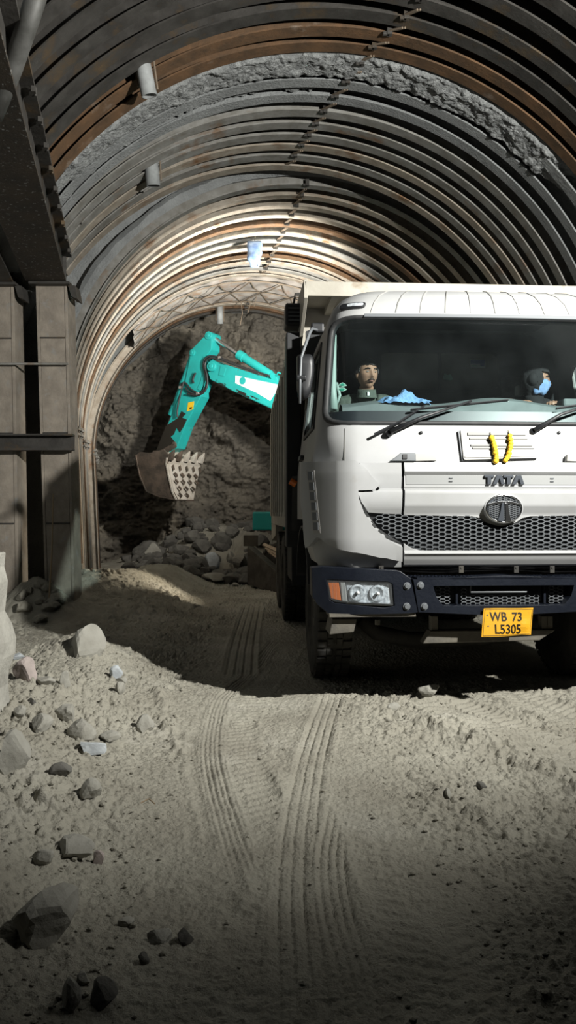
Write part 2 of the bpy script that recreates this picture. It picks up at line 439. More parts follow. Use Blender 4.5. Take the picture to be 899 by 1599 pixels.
SECT = [(0, -.075), (0, .075), (.016, .075), (.022, .008), (.160, .008), (.166, .075), (.18, .075), (.18, -.075), (.166, -.075), (.160, -.008), (.022, -.008), (.016, -.075)]
def thl_at(Y, fn, z):
    X, R, a = fn(Y)
    return PI - math.asin(max(-1, min(1, (z - (CAMZ + APEX - R)) / R)))
def rib_mesh(Y, fn, left_top=None, width=1.0, n=72, drop=0.):
    b = MB(); X, R, a = fn(Y); spring = CAMZ + APEX - R
    st = []
    for k in range(5): st.append((0., spring * (1 - k / 5) + .05))
    th1 = thl_at(Y, fn, left_top) if left_top else PI
    for k in range(n + 1): st.append((th1 * k / n, None))
    if not left_top:
        for k in range(1, 6): st.append((PI, spring * k / 5 - .12 * (k == 5)))
    rings = []
    for th, leg in st:
        rings.append([ringpt(Y, fn, th, d - .006 * 0 + drop, x * width, leg) for d, x in SECT])
    return b.loft(rings, True, True)

ORD = ['first', 'second', 'third', 'fourth', 'fifth', 'sixth', 'seventh', 'eighth', 'ninth', 'tenth', 'eleventh', 'twelfth', 'thirteenth', 'fourteenth', 'fifteenth',
       'sixteenth', 'seventeenth', 'eighteenth', 'nineteenth', 'twentieth', 'twenty-first', 'twenty-second', 'twenty-third', 'twenty-fourth', 'twenty-fifth',
       'twenty-sixth', 'twenty-seventh', 'twenty-eighth', 'twenty-ninth', 'thirtieth', 'thirty-first', 'thirty-second', 'thirty-third', 'thirty-fourth', 'thirty-fifth']
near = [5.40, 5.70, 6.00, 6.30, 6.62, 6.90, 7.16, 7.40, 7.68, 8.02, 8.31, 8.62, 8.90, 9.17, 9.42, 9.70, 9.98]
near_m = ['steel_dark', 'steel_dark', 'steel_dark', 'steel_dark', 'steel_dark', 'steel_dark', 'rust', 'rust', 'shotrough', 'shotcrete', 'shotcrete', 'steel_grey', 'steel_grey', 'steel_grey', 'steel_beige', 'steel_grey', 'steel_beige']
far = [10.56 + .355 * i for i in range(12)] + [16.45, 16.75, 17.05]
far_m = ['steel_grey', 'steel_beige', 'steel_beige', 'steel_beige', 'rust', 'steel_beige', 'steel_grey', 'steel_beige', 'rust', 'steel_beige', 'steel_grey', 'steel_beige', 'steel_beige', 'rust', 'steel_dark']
LOOK = {'steel_dark': 'dark bare steel', 'rust': 'rust brown steel', 'shotrough': 'rough shotcrete crusted steel', 'shotcrete': 'smooth grey shotcrete coated steel',
        'steel_grey': 'dusty grey steel', 'steel_beige': 'pale dusty beige steel'}
ROD = lambda Y: R_(np.interp(Y, [5.4, 6.9, 7.4, 8.6, 10.5, 15], [68, 76.5, 80.5, 85, 90.5, 90]))
BEAM_TOP = 4.36
def add_rods(root, Y0, f0, Y1, f1):
    a = ringpt(Y0, f0, ROD(Y0), -.012, .05); b2 = ringpt(Y1, f1, ROD(Y1) + .012, .02, -.05)
    MB().tube([a + Vector((.012, 0, 0)), b2 + Vector((.012, 0, 0))], .010, 6).tube([a - Vector((.014, 0, 0)), b2 - Vector((.014, 0, 0))], .010, 6).build('tie_rod', M['wire'], root)
    c = ringpt(Y0, f0, ROD(Y0), .0, -.085)
    MB().box(c + Vector((0, 0, .02)), (.05, .05, .09)).box(c + Vector((-.03, .0, -.01)), (.06, .03, .03)).build('tie_bracket', M['steel_dark'], root, bevel=.004)

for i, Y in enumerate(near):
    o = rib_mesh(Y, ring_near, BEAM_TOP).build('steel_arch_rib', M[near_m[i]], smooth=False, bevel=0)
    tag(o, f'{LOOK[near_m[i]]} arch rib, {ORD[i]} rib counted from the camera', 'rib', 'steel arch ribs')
    if i + 1 < len(near): add_rods(o, Y, ring_near, near[i + 1], ring_near)
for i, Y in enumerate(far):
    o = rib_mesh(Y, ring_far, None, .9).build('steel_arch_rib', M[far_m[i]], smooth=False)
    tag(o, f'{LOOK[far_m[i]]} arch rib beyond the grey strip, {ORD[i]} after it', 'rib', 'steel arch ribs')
    if i + 1 < len(far) and i != 11: add_rods(o, Y, ring_far, far[i + 1], ring_far)
    # bolted joint plates where legs meet the arch
    if i % 2 == 0:
        X, R, a = ring_far(Y)
        p = ringpt(Y, ring_far, PI, -.02, 0, .06 + .05 * (i % 3))
        q = MB().box(p, (.05, .17, .03)).box(p + Vector((.005, 0, .075)), (.05, .17, .03))
        for dy in (-.05, .05): q.tube([p + Vector((.0, dy, -.05)), p + Vector((.0, dy, .12))], .012, 6)
        q.build('joint_plate', M['steel_grey'], o)

# lining: sprayed concrete behind the ribs
def lining(name, Ys, fn, m, niche=None, th_max=PI, dr=.175, amp=.03, nt=110, nl=26, right=True):
    V = []
    for Y in Ys:
        X, R, a = fn(Y); spring = CAMZ + APEX - R
        row = []
        for k in range(nl): row.append(ringpt(Y, fn, 0, dr, 0, spring * (1 - k / nl) + .1))
        for k in range(nt): row.append(ringpt(Y, fn, PI * k / (nt - 1), dr))
        for k in range(1, nl + 1):
            p = ringpt(Y, fn, PI, dr, 0, spring * k / nl + .1)
            row.append(p)
        if niche:
            for p in row:
                if p.x < X and p.z < 4.2: p.x -= niche(Y) * float(ss((4.2 - p.z) / .3))
        V.append(row)
    A = np.array([[tuple(p) for p in r] for r in V])
    c = np.stack([np.full(A.shape[:2], A[..., 0].mean(1, keepdims=True)), A[..., 1], np.full(A.shape[:2], 2.6)], 2)
    d = A - c; d[..., 1] = 0; d /= np.linalg.norm(d, axis=2, keepdims=True)
    n = amp * (fbm(A[..., 0] * 1.5, A[..., 1] * 1.5, A[..., 2] * 1.5, 4) + .35 * fbm(A[..., 0] * 9, A[..., 1] * 9, A[..., 2] * 9, 3))
    A = A + d * n[..., None]
    return np_mesh(name, A.reshape(-1, 3), gridq(A.shape[0], A.shape[1]), m)
o = lining('ceiling', np.concatenate([np.arange(-3.5, 6, .5), np.arange(6, 10.11, .1), [10.14]]), ring_near, M['shotcrete'], lambda Y: 1.0 * float(1 - ss((Y - 9.35) / .25)))
tag(o, 'grey sprayed concrete vault behind the nearer ribs', 'ceiling', kind='structure')
o = lining('ceiling_inner', np.arange(10.30, 18.9, .12), ring_far, M['shotcrete'], dr=.19)
tag(o, 'grey sprayed concrete vault behind the farther ribs', 'ceiling', kind='structure')
# stepped end wall between the two vaults
Va = [ringpt(10.12, ring_near, PI * k / 60, .18) for k in range(61)]; Vb = [ringpt(10.46, ring_far, PI * k / 60, .10) for k in range(61)]
rows = [Va] + [[a.lerp(b, s) for a, b in zip(Va, Vb)] for s in (.34, .67)] + [Vb]
for j, r in enumerate(rows):
    zf = [r[60].copy() for _ in range(8)]
    for k in range(8): zf[k].z *= (1 - (k + 1) / 8)
    rows[j] = r + zf
A = np.array([[tuple(p) for p in r] for r in rows]); A[..., 1] += .03 * fbm(A[..., 0] * 3, A[..., 2] * 3, 3., 3)
tag(np_mesh('wall_left', A.reshape(-1, 3), gridq(A.shape[0], A.shape[1]), M['shotcrete']), 'grey sprayed concrete step between the two vaults', 'wall', kind='structure')

# thick shotcrete crust between the rust ribs and the grey ribs
def crust(name, Y0, Y1, th0, th1, label, seed, dr=.0):
    ny, nt = 34, 520
    ys = np.linspace(Y0, Y1, ny); ts = np.linspace(th0, th1, nt)
    V = np.zeros((ny, nt, 3))
    for i, y in enumerate(ys):
        e = min(i, ny - 1 - i) / 4.
        for j, t in enumerate(ts):
            taper = min(1, (nt - 1 - j) / 40, j / 40)
            w = (1 - min(1, e)) ** 2 * .14
            V[i, j] = ringpt(y, ring_near, t, dr + w + .14 * (1 - taper))
    X, R, a = ring_near((Y0 + Y1) / 2)
    c = np.array([X, 0, CAMZ + APEX - R]); d = V - c; d[..., 1] = 0; d /= np.linalg.norm(d, axis=2, keepdims=True)
    n = .03 * fbm(V[..., 0] * 7, V[..., 1] * 7, V[..., 2] * 7 + seed, 3) + .022 * np.abs(fbm(V[..., 0] * 26, V[..., 1] * 26, V[..., 2] * 26 + seed, 2))
    V = V + d * n[..., None]; V[..., 1] += .03 * pn(V[..., 0] * 12, V[..., 2] * 12, seed)
    tag(np_mesh(name, V.reshape(-1, 3), gridq(ny, nt), M['shotrough']), label, 'shotcrete', kind='structure')
crust('ceiling_crust', 7.50, 7.92, R_(36), R_(146), 'rough band of sprayed concrete beside the rust ribs', 1., -.015)
crust('ceiling_crust_inner', 8.06, 8.28, R_(84), R_(146), 'second thinner band of sprayed concrete', 5., .05)

# wall coloured dark to stand for the shade behind the columns, rock face at the end
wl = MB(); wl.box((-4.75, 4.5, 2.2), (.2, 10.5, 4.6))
tag(wl.build('wall_left_niche', M['steel_dark']), 'wall behind the columns, coloured dark for the shade there', 'wall', kind='structure')

nx_, nz_ = 330, 270
xs, zs = np.linspace(-6.5, 3.5, nx_), np.linspace(-.3, 7.2, nz_)
PX, PZ = np.meshgrid(xs, zs)
bl = np.floor(PX * .9 + .7 * pn(PX * .7, PZ * .7, 1.)) ; 
cell = pn(PX * 1.1 + .5 * pn(PX * 2, PZ * 2), PZ * 1.9 + .5 * pn(PX * 2, PZ * 2, 8.), 3.)
PY = 18.1 + .5 * fbm(PX * .45, PZ * .5, 2., 3) + .40 * np.round(cell * 6) / 6 + .20 * np.abs(fbm(PX * 1.2 + .4 * PZ, PZ * 3.0 - .3 * PX, 4., 5, .6)) - .16 * np.abs(fbm(PX * 3.1, PZ * 4.2, 9., 4, .6)) + .05 * fbm(PX * 9, PZ * 11, 6., 3) - .12 * np.maximum(0, PZ - 4) + .25 * np.maximum(0, 1.5 - PZ) * -1
tag(np_mesh('wall_back', np.stack([PX, PY, PZ], 2).reshape(-1, 3), gridq(nz_, nx_), M['rock'], smooth=True), 'rough grey brown blasted rock face at the tunnel end', 'wall', kind='structure')

# pale lagging sheet with lattice bars, between the twelfth and last three far ribs
V = np.array([[tuple(ringpt(y, ring_far, t, .03 + .02 * math.sin(t * 40) * math.sin(y * 9))) for t in np.linspace(R_(40), R_(138), 120)] for y in np.linspace(14.62, 16.40, 16)])
V[..., 2] += .02 * fbm(V[..., 0] * 3, V[..., 1] * 3, 1., 3)
tag(np_mesh('ceiling_lagging', V.reshape(-1, 3), gridq(16, 120), M['sheet']), 'stained pale lagging sheet above the last ribs', 'lagging', kind='structure')
lat = empty('lattice_girder', ringpt(15.5, ring_far, PI / 2))
tag(lat, 'rusty zigzag lattice bars under the pale lagging sheet', 'lattice')
rng = random.Random(4)
for y in (14.8, 15.5, 16.2):
    MB().tube([ringpt(y, ring_far, R_(42 + 96 * k / 40), -.015) for k in range(41)], .013, 6).build('chord_bar', M['wire'], lat, world=True)
for k in range(17):
    t0 = 44 + k * 5.5
    ya, yb = (14.8, 15.5) if k % 2 else (15.5, 14.8)
    MB().tube([ringpt(ya, ring_far, R_(t0), -.02), ringpt((ya + yb) / 2, ring_far, R_(t0 + 3), -.06), ringpt(yb, ring_far, R_(t0 + 5.5), -.02)], .011, 6).build('diagonal_bar', M['wire'], lat, world=True)
    MB().tube([ringpt(yb + .7, ring_far, R_(t0), -.02), ringpt(ya + .7, ring_far, R_(t0 + 5.5), -.02)], .011, 6).build('diagonal_bar', M['wire'], lat, world=True)
for k, (px, py, L) in enumerate([(376, 470, .5), (388, 462, .35), (398, 448, .4), (385, 440, .3)]):
    p = W(px, py, 16.0)
    MB().tube([p, p + Vector((.03, 0, -L * .5)), p + Vector((-.02, .02, -L))], .008, 5).build('hanging_wire', M['wire'], lat, world=True)

# drain pipe stubs sticking out of the vault
def stub(px, py, Y, L, r, tilt, label):
    top = W(px, py, Y); d = Vector((math.sin(tilt) * .9, .22, -1)).normalized()
    root = empty('drain_pipe', top); tag(root, label, 'pipe', 'pipe stubs in the vault')
    b = MB(); axd = d; u = axd.orthogonal().normalized(); w = axd.cross(u); n = 20
    rings = [[top + axd * h + (u * math.cos(2 * PI * k / n) + w * math.sin(2 * PI * k / n)) * rr for k in range(n)]
             for h, rr in ((-.12, r), (L, r * 1.02), (L, r * .86), (L * .3, r * .84))]
    b.loft(rings, True, True).build('barrel', M['pipe'], root, world=True, smooth=True)
    s = Vector((r * 1.25, -.02, 0))
    MB().tube([top + s + Vector((0, 0, .14)), top + s * 1.0 + axd * L * .85], .009, 6).tube([top - s + Vector((0, 0, .1)), top - s + axd * L * .7], .009, 6).build('support_bar', M['wire'], root, world=True)
stub(221, 93, 7.0, .30, .072, .22, 'grey pipe stub at upper left beneath the rust ribs')
stub(234, 241, 9.0, .34, .082, .08, 'grey pipe stub under the grey ribs left of the crown')
stub(343, 486, 16.5, .26, .065, .0, 'small pale pipe stub under the last far ribs')
# small anchor bolts poking out of the lining along the left haunch
for k, (px, py, Y) in enumerate([(88, 248, 7.75), (108, 276, 8.1), (90, 292, 8.15), (113, 313, 8.5), (97, 327, 8.6), (124, 342, 9.0), (108, 355, 9.1)]):
    p = W(px, py, Y)
    bt = MB().tube([p + Vector((-.05, .05, .05)), p, p + Vector((.02, -.02, -.06))], .012, 6).tube([p + Vector((-.03, 0, -.05)), p + Vector((.0, -.01, .0))], .010, 6).build('anchor_bolt', M['steel_dark'])
    tag(bt, 'short dark anchor bolt poking from the left vault', 'bolt', 'anchor bolts in the left vault')

# ------------------------------------------------------------------ left portal frame
bd = Vector((-.2039, .979, 0)).normalized()          # direction of the wall beams
bn = Vector((bd.y, -bd.x, 0))                         # towards the tunnel
def wall_beam(end, wid, label, m, near_len):
    """box girder: end = far lower corner on the tunnel side"""
    root = empty('wall_beam', end); tag(root, label, 'beam', 'steel wall beams')
    z = Vector((0, 0, 1)); a = end; c = end - bd * near_len
    def bar(n0, n1, z0, z1):
        return [[p + bn * nn + z * zz for nn, zz in ((n0, z0), (n1, z0), (n1, z1), (n0, z1))] for p in (c, a)]
    MB().loft(bar(-wid, 0, 0, .025)).build('bottom_flange', M[m], root, world=True)
    MB().loft(bar(-wid, .06, .30, .33)).build('top_flange', M['steel_dark'], root, world=True)
    MB().loft(bar(-wid + .04, -.04, .02, .31)).build('web', M['steel_dark'], root, world=True)
    e = MB()
    for p in (a - bd * .02,): e.loft([[p + bd * dd + bn * nn + z * zz for nn, zz in ((-wid, 0), (0, 0), (0, .33), (-wid, .33))] for dd in (0, .03)])
    e.build('end_plate', M['steel_dark'], root, world=True)
    return root
Pc = W(103, 441, 9.0)
b1 = wall_beam(Pc, .46, 'mud splashed steel wall beam carrying the arch ribs', 'steel_splash', 8.2)
for k in range(9):
    s = .3 + k * .42
    p = Pc - bd * s + bn * .055 + Vector((0, 0, .27))
    MB().box(p, (.03, .09, .04), math.atan2(-bd.x, bd.y)).tube([p + bn * .01 + Vector((0, 0, -.03)), p + bn * .01 + Vector((0, 0, .03))], .010, 6).build('cleat', M['steel_dark'], b1, world=True)
b2 = wall_beam(W(21, 443, 9.0), .5, 'darker steel wall beam at the far left edge', 'steel_dark', 6.5)
# crust of sprayed concrete on the lower side of the beam
def column(x0t, x1t, x0b, x1b, yt, label, Y=9.02):
    t0, t1 = W(x0t, yt, Y), W(x1t, yt, Y); b0, b1_ = W(x0b, yt, Y), W(x1b, yt, Y)
    for p in (b0, b1_): p.z = .05
    root = empty('steel_column', (b0 + b1_) / 2); tag(root, label, 'column', 'steel columns at the left')
    def slab(s0, s1, y0, y1):
        return [[p.lerp(q, s) + Vector((0, yy, 0)) for s, yy in ((s0, y0), (s1, y0), (s1, y1), (s0, y1))] for p, q in ((b0, b1_), (t0, t1))]
    MB().loft(slab(.06, .94, .05, .09)).build('web', M['column'], root, world=True)
    MB().loft(slab(0, .09, 0, .34)).build('flange', M['column'], root, world=True, bevel=.004)
    MB().loft(slab(.91, 1, 0, .34)).build('flange', M['column'], root, world=True, bevel=.004)
    MB().loft(slab(.10, .90, .005, .05)).build('cover_plate', M['column'], root, world=True)
    c = (t0 + t1) / 2
    MB().box(c + Vector((0, .15, .012)), ((t1 - t0).x + .10, .5, .03)).build('cap_plate', M['steel_dark'], root, world=True)
    MB().add([t1 + Vector((.02, -.03, .0)), t1 + Vector((.10, -.03, -.0)), t1 + Vector((.13, -.03, -.16)), t1 + Vector((.06, -.03, -.13)),
              t1 + Vector((.02, .2, .0)), t1 + Vector((.10, .2, -.0)), t1 + Vector((.13, .2, -.16)), t1 + Vector((.06, .2, -.13))],
             [(0, 1, 2, 3), (7, 6, 5, 4), (0, 4, 5, 1), (1, 5, 6, 2), (2, 6, 7, 3), (3, 7, 4, 0)]).build('gusset', M['steel_dark'], root, world=True)
    for fz in (.29, .56, .845):
        a0, a1 = b0.lerp(t0, fz), b1_.lerp(t1, fz)
        MB().box((a0 + a1) / 2 + Vector((0, -.0, 0)), ((a1 - a0).x * .8, .018, .016)).build('weld_seam', M['steel_dark'], root, world=True)
    return root
column(55, 104, 72, 117, 446, 'dusty steel column under the end of the splashed wall beam')
column(-36, 21, -22, 30, 447, 'dusty steel column cut by the left edge of the picture')
# cross members between the columns
a, c = W(-40, 568, 8.96), W(106, 568, 8.96)
tag(MB().tube([a, c], .014, 8).build('cross_rod', M['steel_grey']), 'thin horizontal steel rod crossing both left columns', 'rod')
root = empty('waler', W(40, 690, 8.92)); tag(root, 'dark horizontal channel across the left columns at mid height', 'beam')
a, c = W(-60, 690, 8.86), W(112, 690, 8.86)
MB().box((a + c) / 2 + Vector((0, .06, .085)), ((c - a).x, .13, .02)).build('upper_flange', M['steel_dark'], root, world=True)
MB().box((a + c) / 2 + Vector((0, .06, -.085)), ((c - a).x, .13, .02)).build('lower_flange', M['steel_dark'], root, world=True)
MB().box((a + c) / 2 + Vector((0, .11, 0)), ((c - a).x, .02, .15)).build('web', M['steel_dark'], root, world=True)

# dark pipe crossing the upper left corner
q = [W(62, -30, 4.6), W(40, 40, 4.75), W(18, 105, 4.9), W(-12, 180, 5.05)]
tag(MB().tube(q, .062, 18).build('steel_tube', M['tube'], smooth=True), 'thick dark grey tube crossing the upper left corner', 'tube')
# thin cane in the mud heap
p0, p1 = W(76, 903, 8.75), W(83, 771, 8.7)
p0.z = GHs(p0.x, p0.y) - .05
tag(MB().tube([p0, p0.lerp(p1, .5) + Vector((.012, 0, 0)), p1], [.011, .009, .006], 6).build('cane', M['stick']), 'thin upright dry cane stuck in the mud heap before the columns', 'stick')
# pale post at the left edge
b = MB(); pz = W(0, 1175, 4.15)
rings = []
for k in range(15):
    z = -.05 + 1.13 * k / 14
    w = .055 + .012 * math.sin(k * 1.7) + (.05 if 7 <= k <= 9 else 0)
    xr = -1.53 + (.03 if 7 <= k <= 8 else 0) + .008 * math.sin(k * 2.3) - .028 * k / 14
    rings.append([Vector((xr - .20, 4.10, z)), Vector((xr - .01, 4.08, z)), Vector((xr + .0, 4.12, z)), Vector((xr, 4.2 + w, z)), Vector((xr - .20, 4.2 + w, z))])
tag(b.loft(rings).build('concrete_post', M['concrete'], bevel=.01), 'pale rough concrete post at the very left edge', 'post')
# rusty loose bars leaning at the rib feet
for k, (a, c) in enumerate([((143, 888, 10.9), (157, 915, 10.6)), ((128, 880, 10.3), (131, 918, 10.2))]):
    tag(MB().tube([W(*a), W(*c) + Vector((0, 0, -.05))], .012, 6).build('loose_bar', M['wire']), 'rusty loose bar leaning at the foot of the far ribs', 'bar', 'loose bars at rib feet')

# blue plastic bag on the crown
top = ringpt(12.55, ring_far, ROD(12.55), -.02) ; V = []
Wd = W(397, 376, 12.4); nb = 18
for i in range(15):
    s = i / 14; row = []
    for k in range(nb):
        t = 2 * PI * k / nb
        rx = .135 * (.8 + .25 * math.sin(s * PI)) * (1 - .25 * s); ry = .05 * (.5 + .8 * math.sin(s * PI))
        q = Vector((rx * math.cos(t), ry * math.sin(t), -.38 * s - (.05 * abs(math.sin(3 * t)) if i == 14 else 0)))
        n = mnoise.noise(q * 9) * .035
        row.append(Wd + q + Vector((n, n * .5, n * .4)))
    V.append(row)
root = empty('plastic_bag', Wd); tag(root, 'crumpled blue plastic bag hanging from the tunnel crown', 'bag')
MB().loft(V).build('bag_film', M['bag'], root, world=True, smooth=True)
MB().tube([Wd + Vector((0, 0, -.02)), Wd + Vector((.02, 0, .12)), Wd + Vector((.0, .05, .2))], .006, 5).build('tie_string', M['thread'], root, world=True)
p = W(210, 502, 14.2)
tag(MB().add([p + Vector((-.09, 0, -.02)), p + Vector((-.03, .02, .13)), p + Vector((.10, 0, -.04)), p + Vector((.02, -.05, -.06)), p + Vector((0, .06, -.02))],
     [(0, 1, 3), (1, 2, 3), (0, 4, 1), (1, 4, 2), (0, 3, 4), (3, 2, 4)]).build('torn_bag', M['sheet']), 'small torn pale bag caught on far ribs at left', 'bag')

# ------------------------------------------------------------------ stones
def rock(name, seed, c, s, m, rz=0., cuts=7, flat=.0, lvl=3, sm=False):
    bm = bmesh.new(); bmesh.ops.create_icosphere(bm, subdivisions=lvl, radius=1.0)
    rg = random.Random(seed); pl = []
    for k in range(cuts):
        n = Vector((rg.gauss(0, 1), rg.gauss(0, 1), rg.gauss(0, .8))).normalized(); pl.append((n, rg.uniform(.45, .8)))
    off = Vector((seed * 3.1, seed * 1.7, 0))
    Rz = Matrix.Rotation(rz, 3, 'Z')
    for v in bm.verts:
        p = v.co.copy()
        for n, d in pl:
            e = p.dot(n) - d
            if e > 0: p -= n * e * .93
        p *= 1 + .10 * mnoise.noise(p * 1.7 + off) + .05 * mnoise.noise(p * 5 + off)
        p = Vector((p.x * s[0], p.y * s[1], p.z * s[2]))
        v.co = Rz @ p
    me = bpy.data.meshes.new(name); bm.to_mesh(me); bm.free()
    o = link(name, me, m, smooth=sm); o.location = c
    return o
def stone(px, py, rw, rh, m, label, seed, z=None, rz=0., depth=.9, sink=.3, cuts=7, name='stone', group='stones on the mud berm'):
    """a stone whose middle is seen at px,py, rw x rh pixels in half size"""
    Y = 2.0
    for _ in range(60):      # walk out to the ground
        p = W(px, py + rh * .5, Y)
        if p.z <= GHs(p.x, p.y): break
        Y += .1 if Y < 8 else .2
    p = W(px, py + rh * .5, Y)
    a, h = rw / F * Y, rh / F * Y * 1.25
    return tag(rock(name, seed, (p.x, p.y + a * .3, GHs(p.x, p.y) + h * (.75 - sink)), (a * 1.12, a * depth, h), m, rz, cuts), label, 'stone', group)
ST = [
 (130, 1016, 36, 26, 'stone', 'big grey boulder crowning the mound by the truck shadow', 11),
 (181, 1056, 15, 12, 'stone_pale', 'small bluish white stone on the mound beside the shadow edge', 12),
 (38, 1058, 20, 22, 'stone_pink', 'tilted pinkish flat slab near the left edge', 13),
 (25, 1031, 14, 7, 'stone_pale', 'pale flat stone behind the pinkish slab', 14),
 (62, 1136, 20, 14, 'stone', 'grey stone left of the pair on the berm', 15),
 (104, 1126, 22, 15, 'stone', 'squarish grey stone on the berm below the mound', 16),
 (126, 1152, 24, 17, 'stone', 'rounded grey stone just above the white chunk', 17),
 (142, 1176, 22, 12, 'stone_pale', 'white angular chunk lying on the berm', 18),
 (94, 1214, 18, 11, 'stone_dark', 'dark wedge of stone below the white chunk', 19),
 (142, 1244, 21, 19, 'stone', 'rounded clod of stone casting a shadow on open mud', 20),
 (112, 1338, 36, 16, 'stone', 'flat topped pale grey slab perched on dark mud', 21),
 (66, 1345, 16, 13, 'stone', 'small grey stone at left of the flat topped slab', 22),
 (153, 1354, 10, 12, 'stone_pink', 'small brownish stone right of the flat topped slab', 23),
 (72, 1450, 62, 42, 'stone', 'largest boulder at lower left', 24),
 (110, 1558, 22, 30, 'stone', 'upright pointed stone near the lower left corner', 25),
 (160, 1562, 24, 24, 'stone_dark', 'dark lumpy stone right of the pointed corner stone', 26),
 (250, 1496, 20, 11, 'stone', 'oblong smooth stone below centre left', 27),
 (22, 1192, 32, 34, 'stone', 'big earthy boulder against the left edge post', 28),
 (228, 1142, 18, 14, 'stone', 'brown clod at the berm edge beside the tyre track', 29),
 (190, 1066, 10, 7, 'stone', 'small grey stone just below the bluish white stone', 30),
 (68, 1068, 16, 9, 'stone', 'flat grey stone right of the pinkish slab', 31),
 (100, 1068, 13, 14, 'stone', 'small round stone between slab and mound', 32),
 (186, 1084, 12, 10, 'stone', 'half buried stone at the shadow boundary', 33),
 (170, 1156, 20, 8, 'stone', 'low flat stone right of the rounded grey stone', 34),
 (130, 1535, 14, 10, 'stone', 'little stone above the pointed corner stone', 35),
 (195, 1455, 14, 6, 'stone', 'thin flat chip on open mud', 36),
 (616, 1112, 12, 8, 'stone', 'pale pebble lump in front of the bumper shadow', 37),
 (700, 1248, 7, 8, 'stone', 'small grey pebble amid right hand clods', 38),
 (750, 1232, 10, 6, 'stone_dark', 'dark triangular chip on right hand mud', 39),
 (672, 1090, 17, 10, 'stone', 'rough mud lump right under the bumper', 40),
 (225, 1498, 9, 9, 'stone_dark', 'dark clod left of the oblong stone', 41),
 (290, 1492, 14, 12, 'stone_dark', 'dark clod right of the oblong stone', 42),
 (30, 1120, 14, 10, 'stone', 'small stone high on the berm near the edge post', 43),
 (50, 1110, 10, 8, 'stone_dark', 'small dark stone on the berm top at left', 44),
]
for px, py, rw, rh, m, lab, sd in ST:
    stone(px, py, rw, rh, M[m], lab, sd, rz=sd * .7, cuts=9 if m != 'stone_dark' else 6)
# slab lying in the warm light by the rib feet
sl = W(215, 946, 11.3); 
o = rock('slab', 77, (sl.x, sl.y, .16), (.36, .26, .17), M['stone'], .3, 9); tag(o, 'big flat slab lying on the floor before the far rib feet', 'stone')
# mud heap lumps
rg = random.Random(9)
for k in range(16):
    px, py = rg.uniform(28, 98), rg.uniform(898, 935)
    Y = 8.9 - (py - 898) * .012; p = W(px, py, Y); z = GHs(p.x, p.y)
    r = rg.uniform(.045, .11)
    tag(rock('mud_lump', 200 + k, (p.x, p.y, z + r * .2), (r, r, r * .8), M['mud'], k, 4), 'lump of wet mud in the heap before the columns', 'mud', 'mud lumps in the heap')
for k in range(26):
    px, py = rg.uniform(120, 190), rg.uniform(905, 940)
    Y = 10.2 - (py - 905) * .01; p = W(px, py, Y); z = GHs(p.x, p.y); r = rg.uniform(.02, .06)
    tag(rock('mud_lump', 240 + k, (p.x, p.y, z + r * .2), (r, r, r * .8), M['mud'], k, 4, lvl=2), 'crumb of mud spilled at the far rib feet', 'mud', 'mud crumbs at rib feet')
# blasted rubble
BACK = [(240, 862, 15, 13, 'stone', 'roundish block at top left of rubble pile'), (330, 880, 13, 16, 'stone_pale', 'upright block with a white face in the rubble'), (360, 873, 13, 11, 'stone', 'squarish block right of the white faced block'),
        (298, 874, 14, 5, 'stone', 'flat shard lying left of the white faced block'), (244, 915, 22, 12, 'stone_dark', 'broad dark block at the foot of rubble pile'), (374, 882, 16, 14, 'stone', 'tilted block at right of the rubble pile'),
        (275, 890, 20, 12, 'stone_dark', 'dark block in the middle of the rubble'), (333, 906, 20, 11, 'stone', 'torn sacklike block in front of the rubble'), (303, 896, 8, 10, 'stone', 'small tilted shard below the flat shard'),
        (215, 920, 10, 8, 'stone_dark', 'dark block at far left of the rubble foot'), (345, 850, 12, 8, 'stone_dark', 'dark block on the pile crest'), (318, 852, 14, 8, 'stone_dark', 'second dark block on the pile crest'),
        (290, 852, 12, 9, 'stone_dark', 'third dark block on the pile crest'), (265, 872, 14, 10, 'stone_dark', 'dark block under the roundish block'), (388, 900, 12, 8, 'stone_dark', 'dark block beside the crawler track'),
        (352, 898, 14, 9, 'stone_dark', 'dark block behind the sacklike block'), (428, 918, 9, 5, 'stone', 'pale stone near the truck rear wheel'), (300, 918, 7, 5, 'stone', 'small stone in front of dark middle block'),
        (230, 890, 12, 8, 'stone_dark', 'dim block left in the rubble'), (385, 865, 10, 9, 'stone_dark', 'dim block behind tilted right block'), (366, 915, 7, 5, 'stone', 'little stone right of the sacklike block'), (318, 893, 9, 7, 'stone_dark', 'dim block under the white faced block')]
for k, (px, py, rw, rh, m, lab) in enumerate(BACK):
    Y = np.interp(py, [845, 920], [17.2, 13.6]); p = W(px, py, Y)
    a, h = rw / F * Y, rh / F * Y
    tag(rock('rubble_block', 300 + k, p, (a * 1.1, a, h * 1.15), M[m], k * .9, 9, lvl=3), lab, 'rock', 'blasted rubble blocks')
for k in range(85):
    px, py = rg.uniform(200, 410), rg.uniform(838, 925)
    Y = np.interp(py, [845, 920], [17.6, 14.2]); p = W(px, py, Y); z = GHs(p.x, p.y); r = rg.uniform(.09, .26)
    tag(rock('rubble_block', 400 + k, (p.x, p.y, z + r * .3), (r * 1.2, r, r * .8), M['stone_dark'], k, 8, lvl=2), 'dim grey block buried in the rubble pile', 'rock', 'dim rubble blocks')
